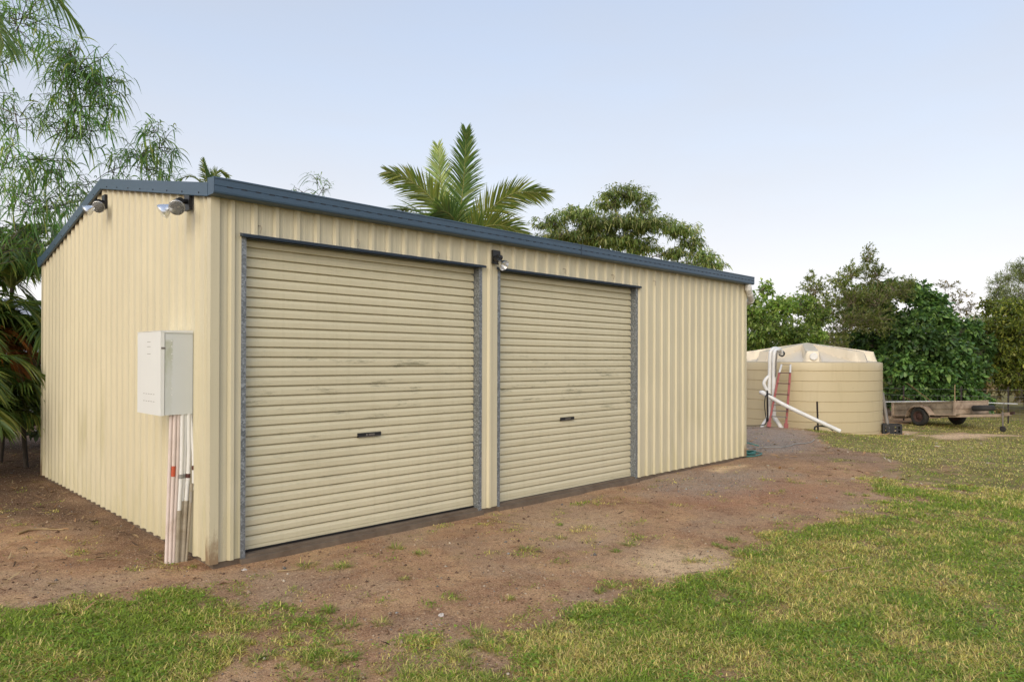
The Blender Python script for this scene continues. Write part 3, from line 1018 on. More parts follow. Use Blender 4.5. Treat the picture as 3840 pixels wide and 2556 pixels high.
mb = MB().extrude([(x0 - 0.004, z1 + 0.001), (0.0, z1 + 0.008), (0.0, z1 - 0.014), (x0 + 0.036, z1 - 0.016), (x0 - 0.004, z1 - 0.0025)], lambda a, b, t: (a, t, b), 0, y0 - 0.008, y1 + 0.008)
mb.part('lid', 'box_white', bx)
for zz in (1.33, 1.38, 1.61, 1.66, 1.72, 1.765):
    MB().lathe([(0.0, 0.003), (0.004, 0.003), (0.006, 0.0)], (x0 + 0.085, y0 - 0.0002, zz), (0, -1, 0), 8).part('rivet', 'box_white', bx)

# conduits that drop from the meter box into the ground
def conduit(path, r, mats, label, sleeve=None, bands=()):
    P = curve(path, 6)
    base = P[-1]
    t = thing('conduit', label, 'conduit', tuple(base), 'conduits below the meter box')
    MB().tube(P, r, 12).part('pipe', mats, t, smooth=True)
    if sleeve:
        k, mt_ = sleeve
        mb = MB().tube(P[k:] + 0.0, r * 1.18, 12)
        mb.part('sleeve', mt_, t, smooth=True)
    for i, h, mt_ in bands:
        d = (P[i + 1] - P[i]) / np.linalg.norm(P[i + 1] - P[i])
        MB().tube([P[i], P[i] + d * h], r * 1.12, 12).part('tape', mt_, t, smooth=True)
    return t
top = 1.17
gz0 = -0.12
conduit([(-0.157, 0.400, 1.17), (-0.165, 0.404, 0.75), (-0.175, 0.410, 0.31), (-0.186, 0.415, -0.12)], 0.014, 'pinkish_pvc', 'pale pinkish conduit at the far side of the bundle below the meter box')
conduit([(-0.130, 0.390, 1.17), (-0.138, 0.394, 0.75), (-0.150, 0.400, 0.31), (-0.160, 0.405, -0.12)], 0.015, 'pinkish_pvc', 'pinkish white conduit with a red tape band below the meter box', bands=[(6, 0.085, 'red_tape')])
conduit([(-0.102, 0.390, 1.17), (-0.108, 0.394, 0.75), (-0.124, 0.400, 0.31), (-0.135, 0.405, -0.12)], 0.0145, 'pinkish_pvc', 'plain pink tinted conduit in the middle of the bundle below the meter box')
conduit([(-0.076, 0.382, 1.17), (-0.079, 0.386, 0.75), (-0.096, 0.392, 0.31), (-0.108, 0.397, -0.12)], 0.016, 'white_pvc', 'white conduit with silver tape and torn grey lower sleeve', sleeve=(11, 'grey_pvc'), bands=[(7, 0.035, 'silver_tape')])
conduit([(-0.050, 0.390, 1.17), (-0.054, 0.394, 0.75), (-0.074, 0.400, 0.31), (-0.086, 0.405, -0.12)], 0.014, 'white_pvc', 'thin white conduit with silver tape and plain grey lower sleeve', sleeve=(10, 'grey_pvc'), bands=[(7, 0.035, 'silver_tape')])
conduit([(-0.026, 0.378, 1.17), (-0.024, 0.382, 0.75), (-0.046, 0.388, 0.31), (-0.064, 0.393, -0.12)], 0.017, 'white_pvc', 'thick white conduit with brown tape and brownish grey lower sleeve', sleeve=(10, 'grey_pvc'), bands=[(7, 0.035, 'brown_tape')])
conduit([(-0.006, 0.382, 1.17), (0.004, 0.36, 0.85), (0.006, 0.355, 0.66), (0.006, 0.355, 0.54)], 0.0120, 'white_pvc', 'short white conduit with brown tape ending above the ground', bands=[(9, 0.035, 'brown_tape')])
conduit([(-0.012, 0.345, 0.60), (-0.016, 0.35, 0.45), (-0.03, 0.36, 0.2), (-0.046, 0.375, -0.12)], 0.0100, 'grey_pvc', 'thin grey earth conduit with a green clamp beside the bundle', bands=[(3, 0.09, 'hose_grey')])

# ------------------------------------------------------------------ water tank and what stands by it
TC, TR, TB, TS = np.array([18.58, 2.87]), 2.0, -0.50, 1.57
tank = thing('water_tank', 'round beige plastic rainwater tank with ribbed wall and domed lid', 'water tank', (TC[0], TC[1], -0.40))
prof = [(0.0, TB), (TR, TB)]
zg = [1.345 - 0.277 * k for k in range(7)]
for z in zg[::-1]:
    prof += [(TR, z - 0.022), (TR - 0.012, z - 0.008), (TR - 0.012, z + 0.002), (TR + 0.006, z + 0.012), (TR + 0.004, z + 0.05)]
prof += [(TR, TS - 0.03), (TR - 0.012, TS), (TR - 0.05, TS + 0.012)]
MB().lathe(prof, (TC[0], TC[1], 0), (0, 0, 1), 96).part('tank_wall', 'tank_plastic', tank, smooth=True)
na, nr = 192, 22
rs = np.linspace(0.0, 1.0, nr) * (TR - 0.045)
V, F = [], []
rib0 = radians(207)
for j, r in enumerate(rs):
    for i in range(na):
        a = 2 * pi * i / na
        k = (a - rib0) / (pi / 4)
        da_ = abs((k - round(k)) * pi / 4)
        half = 0.20 - 0.05 * (1 - r / TR)
        lat = r * math.sin(da_)
        ribf = np.clip((half - lat) / 0.035 + 0.5, 0, 1) * np.clip((TR - 0.17 - r) / 0.02 + 0.5, 0, 1)
        u = r / TR
        zp = TS + 0.012 + 0.56 * (1 - u) ** 1.35 * 0.98
        zr = TS + 0.012 + 0.575 - 0.31 * u
        V.append((TC[0] + r * cos(a), TC[1] + r * sin(a), zp * (1 - ribf) + max(zr, zp) * ribf))
for j in range(nr - 1):
    for i in range(na):
        i2 = (i + 1) % na
        F.append((j * na + i, j * na + i2, (j + 1) * na + i2, (j + 1) * na + i))
roof = MB().add(V, F).part('tank_roof', 'tank_roof', tank, smooth=True)
ca = radians(207.5)
cp = Vector((TC[0] + cos(ca) * (TR - 0.19), TC[1] + sin(ca) * (TR - 0.19), 1.735))
MB().lathe([(0.0, 0.10), (0.085, 0.10), (0.10, 0.085), (0.10, 0.045), (0.075, 0.04), (0.075, -0.08)], cp, (cos(ca), sin(ca), 0), 20).part('overflow_cap', 'white_pvc', roof, smooth=True)

pp = thing('inlet_pipe', 'tall white inlet pipe with elbow over the tank rim', 'pipe', (16.0, 2.6, -0.14))
P2 = curve([(15.96, 2.45, -0.20), (15.999, 2.58, -0.04), (16.04, 2.69, 0.087), (16.078, 2.732, 0.263), (16.073, 2.731, 1.272), (16.081, 2.721, 1.76), (16.16, 2.722, 1.885), (16.42, 2.749, 1.935), (16.60, 2.78, 1.90), (16.72, 2.80, 1.80)], 6)
MB().tube(P2, 0.052, 14).part('riser', 'white_pvc', pp, smooth=True)
for i in (8, 17, 27):
    d = (P2[i + 1] - P2[i]) / np.linalg.norm(P2[i + 1] - P2[i])
    MB().tube([P2[i], P2[i] + d * 0.09], 0.059, 14).part('collar', 'white_pvc', pp, smooth=True)
MB().tube([(16.75, 2.805, 1.83), (16.70, 2.80, 1.80)], 0.085, 14).part('strainer', 'black_plastic', pp)
MB().tube(curve([(16.039, 2.621, 1.90), (16.015, 2.646, 1.561), (16.012, 2.652, 1.188)], 4), 0.02, 8).part('gauge_rod', 'weathered_metal', pp)

pq = thing('overflow_pipe', 'white standpipe with a bulging side loop against the tank', 'pipe', (16.08, 2.87, -0.14))
P1 = curve([(15.78, 2.935, -0.20), (15.90, 2.915, -0.06), (16.03, 2.88, 0.06), (16.083, 2.868, 0.25), (16.082, 2.868, 0.45), (16.089, 2.857, 1.125), (16.097, 2.847, 1.72), (16.13, 2.83, 1.885), (16.285, 2.82, 1.955), (16.55, 2.83, 1.94), (16.7, 2.84, 1.83)], 6)
MB().tube(P1, 0.048, 14).part('riser', 'white_pvc', pq, smooth=True)
MB().tube(curve([(16.091, 2.858, 0.72), (16.02, 2.93, 0.87), (15.985, 2.965, 1.0), (16.02, 2.93, 1.12), (16.089, 2.857, 1.21)], 6), 0.045, 12).part('loop', 'white_pvc', pq, smooth=True)

pd = curve([(15.75, 2.86, 0.735), (15.765, 2.80, 0.705), (15.80, 2.66, 0.625), (15.928, 2.245, 0.388), (16.16, 1.03, -0.17)], 8)
dg = thing('sloping_pipe', 'long white pipe sloping down in front of the tank to the grass', 'pipe', (16.15, 1.039, -0.17))
MB().tube(pd, 0.052, 14).part('pipe', 'white_pvc', dg, smooth=True)
MB().tube(curve([(15.85, 2.98, 0.76), (15.77, 2.90, 0.76), (15.755, 2.82, 0.715)], 5), 0.06, 14).part('elbow', 'white_pvc', dg, smooth=True)

def ladder():
    a0, b0 = Vector((15.542, 2.632, -0.13)), Vector((15.866, 2.31, -0.16))
    a1, b1 = Vector((16.175, 2.629, 1.294)), Vector((16.385, 2.421, 1.295))
    a2, b2 = Vector((16.289, 2.614, 1.518)), Vector((16.458, 2.445, 1.518))
    t = thing('step_ladder', 'folded red step ladder with bare metal top leaning on the tank', 'ladder', tuple((a0 + b0) / 2))
    side = (b0 - a0).normalized()
    for p_, q_ in ((a0, a1), (b0, b1)):
        r_ = MB().beam(p_, q_, 0.026, 0.055, 0, side).part('rail', 'ladder_red', t)
        MB().beam(p_, p_.lerp(q_, 0.085), 0.045, 0.10, 0, side).part('foot', 'ladder_red', r_)
    for p_, q_ in ((a1, a2), (b1, b2)):
        MB().beam(p_, q_, 0.025, 0.045, 0, side).part('top_rail', 'aluminium', t)
    MB().beam(a2, b2, 0.03, 0.02).part('top_bar', 'weathered_metal', t)
    for k, f in enumerate((0.997, 0.80, 0.60, 0.405, 0.30, 0.195)):
        MB().beam(a0.lerp(a1, f), b0.lerp(b1, f), 0.08, 0.024).part('rung', 'rung_dark' if k < 3 else 'weathered_metal', t)
    # rear frame, folded just behind
    back = Vector((0.10, 0.06, -0.02))
    for p_, q_ in ((a0, a1), (b0, b1)):
        MB().beam(p_ + back, q_ + back * 0.4, 0.02, 0.04, 0, side).part('rear_rail', 'aluminium', t)
ladder()

def stake(a, b, label):
    a, b = Vector(a), Vector(b)
    mb = MB()
    for k in range(3):
        ang = 2 * pi * k / 3 + 0.4
        o = Vector((cos(ang), sin(ang), 0)) * 0.014
        mb.beam(a + o, b + o, 0.007, 0.030, 0, (-sin(ang), cos(ang), 0.0))
    mb.thing('steel_stake', 'dark_steel', label, 'stake', tuple(b))
stake((15.706, 2.746, 0.828), (15.725, 2.732, -0.2), 'tall dark steel stake beside the ladder and white pipes')
stake((16.141, 1.609, 0.563), (16.164, 1.59, -0.25), 'shorter dark steel stake in front of the sloping pipe')
MB().tube(curve([(16.0, 1.62, -0.16), (16.02, 1.60, -0.08), (16.12, 1.50, -0.06), (16.242, 1.37, -0.09), (16.33, 1.28, -0.17)], 6), 0.022, 10).thing('black_hose', 'hose_black', 'loop of black hose lying at the foot of the shorter stake', 'hose', (16.1, 1.5, -0.13), smooth=True)
MB().tube(curve([(15.80, 2.67, 0.70), (15.70, 2.72, 0.74), (15.605, 2.75, 0.66), (15.60, 2.77, 0.45), (15.64, 2.77, 0.25), (15.70, 2.77, -0.02), (15.62, 2.9, -0.11), (15.3, 3.4, -0.13), (14.9, 4.2, -0.2)], 6), 0.012, 8).thing('thin_hose', 'hose_black', 'thin dark hose looped over the tall stake by the pipes', 'hose', (15.64, 2.77, -0.05), smooth=True)
MB().tube(curve([(19.50, 1.08, 0.70), (19.03, 0.76, -0.42)], 4), 0.052, 12).thing('leaning_pipe', 'weathered_metal', 'grey pipe leaning against the side of the tank behind the crate', 'pipe', (19.03, 0.76, -0.40), smooth=True)

# black crate
def crate():
    c = Vector((18.98, 0.70, float(ground_z(np.array(18.98), np.array(0.70))) - 0.01))
    t = thing('plastic_crate', 'black plastic milk crate beside the tank base', 'crate', tuple(c))
    u = Vector((0.79, -0.61, 0)); u = Vector((0.52, -0.85, 0)).normalized()
    w = Vector((-u.y, u.x, 0)); hw, hd, hh = 0.235, 0.17, 0.285
    def wall(o, dirv, half, name):
        mb = MB()
        n = Vector((-dirv.y, dirv.x, 0))
        for z0_, z1_ in ((0.0, 0.06), (0.125, 0.155), (0.225, hh)):
            mb.beam(o - dirv * half + Vector((0, 0, (z0_ + z1_) / 2)), o + dirv * half + Vector((0, 0, (z0_ + z1_) / 2)), 0.014, z1_ - z0_)
        for f in (-0.93, -0.5, -0.12, 0.12, 0.5, 0.93):
            mb.beam(o + dirv * half * f + Vector((0, 0, 0.001)), o + dirv * half * f + Vector((0, 0, hh - 0.001)), 0.05, 0.013, 0, n)
        mb.part(name, 'crate_plastic', t)
    wall(c - w * hd, u, hw, 'side'); wall(c + w * hd, u, hw, 'side')
    wall(c - u * hw, w, hd - 0.008, 'side'); wall(c + u * hw, w, hd - 0.008, 'side')
    mb = MB()
    for f in np.linspace(-0.9, 0.9, 7):
        mb.beam(c + u * hw * f - w * hd + Vector((0, 0, 0.012)), c + u * hw * f + w * hd + Vector((0, 0, 0.012)), 0.03, 0.012)
    mb.part('base', 'crate_plastic', t)
crate()

# garden hose behind the far corner of the shed
rng = np.random.default_rng(4)
pts = []
for k in range(4 * 14 + 6):
    a = k / 14 * 2 * pi + 2.0
    lap = k // 14
    r = (0.36, 0.27, 0.33, 0.22, 0.30)[lap] + 0.02 * sin(k * 0.5)
    x, y = 9.40 + 0.05 * (lap % 2) + r * 1.05 * cos(a), 0.26 + 0.04 * (lap % 3) + r * 0.85 * sin(a)
    pts.append((x, y, gzf(x, y) + 0.014 + 0.010 * lap + 0.02 * max(0, sin(a * 1.5 + lap))))
pts += [(9.1, 0.75, 0.09), (9.5, 0.85, 0.13), (9.85, 0.55, 0.13), (10.0, 0.25, 0.06)]
MB().tube(curve(pts, 3), 0.0115, 8).thing('garden_hose', 'hose_green', 'coiled teal garden hose on the ground at the shed corner', 'hose', (9.42, 0.28, 0.0), smooth=True)
hp = [(9.9, 0.95), (10.6, 0.62), (11.04, 0.60), (11.4, 0.45), (12.2, 0.62), (12.9, 0.80), (13.6, 0.78), (14.3, 0.95)]
MB().tube(curve([(x, y, float(ground_z(np.array(x), np.array(y))) + 0.014) for x, y in hp], 6), 0.012, 6).thing('grey_hose', 'hose_grey', 'thin pale hose trailing over the dirt towards the tank', 'hose', (11.4, 0.45, 0.0), smooth=True)

# ------------------------------------------------------------------ box trailer
def trailer():
    X, Y, TH, PT = 22.698, 0.423, -2.028, 0.085
    z0 = float(ground_z(np.array(X), np.array(Y))) - 0.005
    u = Vector((cos(TH), sin(TH), 0)); n = Vector((u.y, -u.x, 0))
    o = Vector((X, Y, z0))
    t = thing('box_trailer', 'old rusty beige box trailer with spare wheel parked by the fence', 'trailer', (X, Y, z0))
    def W_(f, s, z, tilt=True):
        return o + u * f + n * s + Vector((0, 0, z + (PT * f if tilt else 0)))
    def slab(f0, f1, s0, s1, za, zb, name, mat, par=t):
        V = [W_(f, s, z) for z in (za, zb) for f, s in ((f0, s0), (f1, s0), (f1, s1), (f0, s1))]
        return MB().add(V, [(3, 2, 1, 0), (4, 5, 6, 7), (0, 1, 5, 4), (1, 2, 6, 5), (2, 3, 7, 6), (3, 0, 4, 7)]).part(name, mat, par)
    a, b, w, zb, zt = 1.12, 1.09, 0.64, 0.36, 0.71
    slab(-a, b, -w, w, zb - 0.03, zb, 'floor', 'trailer_grey')
    for s in (1, -1):
        p_ = slab(-a + 0.03, b - 0.03, s * w, s * (w - 0.012), zb + 0.001, zt, 'side_panel', 'trailer_grey')
        so = s * (w + 0.004)
        slab(-a, b, s * (w - 0.02), s * (w + 0.03), zt + 0.001, zt + 0.03, 'top_rail', 'trailer_grey', p_)
        slab(-a, b, s * (w + 0.001), s * (w + 0.02), zb + 0.15, zb + 0.17, 'pressed_rib', 'trailer_grey', p_)
        slab(-a, b, s * (w + 0.001), s * (w + 0.025), zb - 0.05, zb, 'bottom_rail', 'trailer_beige', p_)
        slab(b - 0.045, b + 0.012, s * (w + 0.006), s * (w + 0.05), zb - 0.05, zt + 0.035, 'post', 'trailer_beige', p_)
        slab(-a - 0.012, -a + 0.05, s * (w + 0.006), s * (w + 0.05), zb - 0.05, zt + 0.035, 'post', 'trailer_beige', p_)
    fp = slab(b, b + 0.012, -w, w, zb + 0.001, zt, 'front_panel', 'trailer_beige')
    slab(b - 0.01, b + 0.035, -w, w, zt + 0.001, zt + 0.03, 'top_rail', 'trailer_beige', fp)
    slab(b + 0.013, b + 0.03, -w, w, zb + 0.15, zb + 0.17, 'pressed_rib', 'trailer_beige', fp)
    tg = slab(-a - 0.012, -a, -w + 0.01, w - 0.01, zb + 0.001, zt, 'tailgate', 'trailer_beige')
    slab(-a - 0.03, -a - 0.013, -w, w, zb - 0.14, zb - 0.03, 'light_bar', 'trailer_beige', tg)
    r, tw = 0.29, 0.17
    for s in (1, -1):
        c = W_(0, s * (w + 0.14), r, False)
        ax = n * s
        wh = MB().tube([c - ax * 0.06, c + ax * 0.03], 0.17, 20).part('wheel', 'rust_red', t)
        MB().lathe([(0.17, -tw / 2), (0.24, -tw / 2), (0.275, -tw / 2 + 0.02), (r, -0.04), (r + 0.002, 0.0), (r, 0.04), (0.275, tw / 2 - 0.02), (0.24, tw / 2), (0.17, tw / 2 - 0.015), (0.16, 0.0), (0.17, -tw / 2)], c, ax, 40).part('tyre', 'tyre_rubber', wh, smooth=True)
        MB().lathe([(0.0, 0.075), (0.035, 0.075), (0.04, 0.05), (0.09, 0.045), (0.11, 0.03), (0.14, 0.055), (0.17, 0.07), (0.172, 0.04)], c, ax, 24).part('rim', 'rust_red', wh, smooth=True)
        mb = MB()
        arc = [(-0.42, 0.30), (-0.36, 0.46), (-0.24, 0.585), (-0.1, 0.64), (0.1, 0.64), (0.24, 0.585), (0.36, 0.46), (0.44, 0.34)]
        for i in range(len(arc) - 1):
            (f0, h0), (f1, h1) = arc[i], arc[i + 1]
            V = [W_(f, s * q, h + dz) for f, h in ((f0, h0), (f1, h1)) for q, dz in ((w + 0.052, 0), (w + 0.26, 0), (w + 0.26, -0.045), (w + 0.252, -0.045), (w + 0.252, -0.008), (w + 0.052, -0.008))]
            mb.add(V, [(k, (k + 1) % 6, 6 + (k + 1) % 6, 6 + k) for k in range(6)])
        mb.part('mudguard', 'trailer_beige', t)
    MB().tube([W_(0, -w - 0.1, r, False), W_(0, w + 0.1, r, False)], 0.025, 10).part('axle', 'dark_steel', t)
    for s in (1, -1):
        MB().beam(W_(b - 0.3, s * w * 0.85, zb - 0.07), W_(2.08, s * 0.03, zb - 0.07), 0.045, 0.075).part('drawbar', 'trailer_beige', t)
        MB().beam(W_(-0.5, s * (w - 0.05), 0.30), W_(0.55, s * (w - 0.05), 0.27), 0.05, 0.03).part('leaf_spring', 'dark_steel', t)
    MB().beam(W_(2.02, 0, zb - 0.045), W_(2.26, 0, zb - 0.03), 0.09, 0.10).part('coupling', 'trailer_beige', t)
    MB().beam(W_(2.2, 0, zb - 0.02), W_(2.36, 0, zb - 0.0), 0.07, 0.07).part('coupling_head', 'rust_red', t)
    jw = MB().tube([W_(2.10, 0.09, zb + 0.02), W_(2.10, 0.09, 0.14, False)], 0.024, 10).part('jockey_stand', 'weathered_metal', t)
    c = W_(2.10, 0.09, 0.085, False)
    MB().lathe([(0.0, -0.03), (0.07, -0.03), (0.085, -0.015), (0.085, 0.015), (0.07, 0.03), (0.0, 0.03)], c, n, 18).part('jockey_wheel', 'tyre_rubber', jw, smooth=True)
    MB().tube([W_(2.10, 0.09, zb + 0.02), W_(2.16, 0.12, zb + 0.30)], 0.009, 8).part('crank', 'weathered_metal', jw)
    c = W_(1.47, 0.02, zb + 0.15)
    ax = (Vector((0, 0, 1)) - u * PT).normalized()
    sp = MB().lathe([(0.17, -tw / 2), (0.24, -tw / 2), (0.275, -tw / 2 + 0.02), (r, -0.04), (r, 0.04), (0.275, tw / 2 - 0.02), (0.24, tw / 2), (0.17, tw / 2 - 0.015), (0.17, -tw / 2)], c, ax, 36).part('spare_tyre', 'tyre_rubber', t, smooth=True)
    MB().lathe([(0.0, 0.0), (0.1, 0.0), (0.14, 0.03), (0.168, 0.05)], c, ax, 20).part('rim', 'rust_red', sp, smooth=True)
    # a pole and branches thrown in the tub
    MB().tube(curve([(20.25, 1.30, 0.40), (22.25, 0.12, 0.385), (24.3, -1.35, 0.29)], 5), 0.016, 8).thing('long_pole', 'pale_pipe', 'long pale pole lying across the trailer tub', 'pole', (22.25, 0.12, 0.36), smooth=True)
    gb_ = lambda f, s: W_(f, s, zb + 0.01)
    for top_, foot, r_, lab, mt_ in (((22.16, -0.14, 0.91), gb_(0.9, 0.4), 0.016, 'pale upright stick standing in the front of the trailer tub', 'dry_stick'),
                                 ((21.47, 0.98, 0.95), gb_(0.45, 0.25), 0.013, 'long thin brown branch slanting up out of the trailer tub', 'brown_stick'),
                                 ((21.30, 1.10, 0.55), gb_(0.35, 0.3), 0.012, 'short brown branch lying low over the trailer side', 'brown_stick')):
        top_, foot = Vector(top_), Vector(foot)
        md = top_.lerp(foot, 0.5) + Vector((0.03, 0.02, 0.02))
        MB().tube(curve([top_, md, foot], 5), [r_ * f for f in np.linspace(0.6, 1.1, 11)][:len(curve([top_, md, foot], 5))], 6).thing('dead_branch', mt_, lab, 'branch', tuple(foot), 'branches in the trailer', smooth=True)
trailer()

# ------------------------------------------------------------------ wire fence behind the trailer
def fence():
    pts = [(23.2, 5.0), (23.66, 3.29), (24.0, 1.78), (24.55, 0.21), (25.15, -0.97), (25.85, -2.12), (27.35, -4.19), (29.2, -6.6)]
    gz_ = lambda x, y: float(ground_z(np.array(x), np.array(y)))
    t = thing('wire_fence', 'farm fence of mesh wire on dark steel posts behind the trailer', 'fence', (24.5, 0.2, gz_(24.5, 0.2)))
    P = [Vector((x, y, gz_(x, y))) for x, y in pts]
    for p_ in P:
        MB().beam(p_ - Vector((0, 0, 0.2)), p_ + Vector((0, 0, 1.18)), 0.045, 0.035, 0, (1, 0, 0)).part('post', 'dark_steel', t)
    for h in (0.12, 0.3, 0.48, 0.66, 0.86, 1.08):
        MB().tube([p_ + Vector((-0.02, 0, h)) for p_ in P], 0.0035, 5).part('wire', 'wire', t)
    st = MB().tube([(0, 0, 0.1), (0, 0, 0.87)], 0.0025, 4).mesh('stay', 'wire')
    base = wloc(t)
    for i in range(len(P) - 1):
        d = (P[i + 1] - P[i])
        k = int(d.length / 0.16)
        for j in range(1, k):
            q = P[i] + d * (j / k)
            so = bpy.data.objects.new('stay', st)
            COL.objects.link(so)
            so.parent = t
            so.location = q - base + Vector((-0.02, 0, 0))
fence()

# ------------------------------------------------------------------ vegetation
def leaf_mesh(P, D, N, Ln, Wd, Bd, rows, hw, col):
    """strips: P base, D direction, N face normal hint, Ln length, Wd half width, Bd bend vector (added * t^2)"""
    n = len(P)
    D = D / (np.linalg.norm(D, axis=1)[:, None] + 1e-9)
    S = np.cross(D, N)
    S /= np.linalg.norm(S, axis=1)[:, None] + 1e-9
    R = len(rows)
    V = np.zeros((n, R, 2, 3), np.float32)
    for j, (t, h) in enumerate(zip(rows, hw)):
        c = P + D * (Ln * t)[:, None] + Bd * ((Ln * t * t)[:, None])
        V[:, j, 0] = c - S * (Wd * h)[:, None]
        V[:, j, 1] = c + S * (Wd * h)[:, None]
    b = (np.arange(n) * R * 2)[:, None]
    F = []
    for j in range(R - 1):
        F.append(np.concatenate([b + 2 * j, b + 2 * j + 1, b + 2 * j + 3, b + 2 * j + 2], 1))
    F = np.stack(F, 1).reshape(-1, 4)
    C = np.repeat(col, R * 2, axis=0)
    return V.reshape(-1, 3), F, C

def merge(parts):
    Vs, Fs, Cs, o = [], [], [], 0
    for V, F, C in parts:
        Vs.append(V); Fs.append(F + o); Cs.append(C)
        o += len(V)
    return np.concatenate(Vs), np.concatenate(Fs), np.concatenate(Cs)

def rand_unit(rng, n):
    v = rng.normal(size=(n, 3))
    return v / np.linalg.norm(v, axis=1)[:, None]

def palette(rng, n, cols, w=None):
    cols = np.array(cols)
    k = rng.choice(len(cols), n, p=w)
    c = cols[k] * rng.uniform(0.75, 1.25, (n, 1))
    return np.clip(c, 0, 1)

LEAF = {
    'sickle': ((0, 0.25, 0.5, 0.75, 1.0), (0.25, 0.9, 1.0, 0.7, 0.05)),
    'oval': ((0, 0.2, 0.55, 0.85, 1.0), (0.1, 0.8, 1.0, 0.55, 0.05)),
    'small': ((0, 0.5, 1.0), (0.15, 1.0, 0.1)),
}

def tree(name, label, base, clusters, seed, leaf, cols, w=None, twigs=26, per=14, ln=0.2, wd=0.012, droop=0.5, trunk_r=0.12, fork=0.45, bark='bark_grey', mat='leaf', spread=0.5, up=0.0, group=None, stems=1, flat=1.0, inner=0.35, grow=1.05):
    rng = np.random.default_rng(seed)
    base = np.array(base, float)
    t = thing(name, label, 'tree', tuple(base), group)
    cl = [np.array(c, float) for c in clusters]
    cen = np.mean([c[:3] for c in cl], axis=0)
    wood = MB()
    leaves = []
    zmin = min(c[2] for c in cl)
    topf = base + (cen - base) * np.array([0.55, 0.55, 0])
    topf[2] = base[2] + (zmin - base[2]) * 0.8 + 0.05
    fk = base + (topf - base) * fork / 0.45 * 0.9
    tr = curve([base - np.array([0, 0, 0.3]), base + (fk - base) * 0.5 + rng.normal(0, 0.05, 3) * np.array([1, 1, 0]), fk], 6)
    wood.tube(tr, np.linspace(trunk_r * 1.15, trunk_r * 0.5, len(tr)), 10)
    nodes = [q for q in tr[len(tr) // 3:]]
    nrad = list(np.linspace(trunk_r * 1.1, trunk_r * 0.55, len(tr))[len(tr) // 3:])
    cl.sort(key=lambda c: np.linalg.norm(c[:3] - fk))
    for c in cl:
        cc, rh, rv = c[:3], c[3], c[4]
        NP_ = np.array(nodes)
        dd_ = np.linalg.norm(NP_ - cc, axis=1)
        cost = dd_ + 0.25 * np.linalg.norm(NP_ - fk, axis=1) + 2.0 * np.maximum(NP_[:, 2] - cc[2] + 0.1, 0) + 1.5 * (dd_ < 0.25)
        kb = int(np.argmin(cost))
        st_, ln_ = NP_[kb], float(dd_[kb])
        mid = st_ + (cc - st_) * 0.5 + rng.normal(0, 0.06 * ln_, 3) + np.array([0, 0, 0.06 * ln_])
        lim = curve([st_, mid, cc], 7)
        r0 = min(nrad[kb] * 0.72, 0.012 + 0.24 * trunk_r * ln_ ** 0.7 + 0.08 * trunk_r)
        lr = np.linspace(r0, max(r0 * 0.35, 0.006), len(lim))
        wood.tube(lim, lr, 6)
        nodes += [q for q in lim[2:]]
        nrad += list(lr[2:])
        ctint = rng.uniform(0.72, 1.3)
        m_ = max(4, int(twigs * (rh / 0.4) ** 1.3 * (rv / 0.3) ** 0.7))
        for k in range(m_):
            d = rand_unit(rng, 1)[0]
            rr = rng.random() ** inner
            e = cc + d * np.array([rh, rh, rv]) * rr * grow
            if flat < 1 and e[2] < cc[2]:
                e[2] = cc[2] - (cc[2] - e[2]) * flat
            s = lim[rng.integers(len(lim) // 2, len(lim))]
            s = s + (e - s) * 0.15
            mdl = (s + e) / 2 + rng.normal(0, 0.05, 3)
            tw = curve([s, mdl, e], 4)
            if np.linalg.norm(e - s) > 0.05:
                wood.tube(tw, np.linspace(0.006 + trunk_r * 0.02, 0.002, len(tw)), 3, caps=False)
            q = rng.integers(int(per * 0.6), int(per * 1.4) + 1)
            f = rng.uniform(0.35, 1.0, q) ** 0.8
            ii = np.clip((f * (len(tw) - 1)).astype(int), 0, len(tw) - 2)
            fr_ = f * (len(tw) - 1) - ii
            p = tw[ii] * (1 - fr_)[:, None] + tw[ii + 1] * fr_[:, None]
            axd = (e - s) / (np.linalg.norm(e - s) + 1e-9)
            dd = rand_unit(rng, q) * spread + axd * 0.5 + np.array([0, 0, up])
            p = p + rng.normal(0, 0.02, (q, 3))
            nrm = rand_unit(rng, q) * 0.7 + np.array([0, 0, 0.9])
            L_ = ln * rng.uniform(0.45, 1.3, q)
            bd = np.tile(np.array([0, 0, -1.0]), (q, 1)) * rng.uniform(0.5, 1.4, (q, 1)) * droop + rng.normal(0, 0.12, (q, 3))
            leaves.append((p, dd, nrm, L_, wd * (L_ / ln) ** 0.7 * rng.uniform(0.8, 1.2, q), bd, np.full((q, 1), ctint * rng.uniform(0.85, 1.15))))
    A = [np.concatenate([l[i] for l in leaves]) for i in range(7)]
    c = palette(rng, len(A[0]), cols, w) * A[6]
    V, F, C = leaf_mesh(*A[:6], *LEAF[leaf], c)
    wood.part('trunk', bark, t, smooth=True)
    np_object('crown', V, F, mat, t, C)
    return t

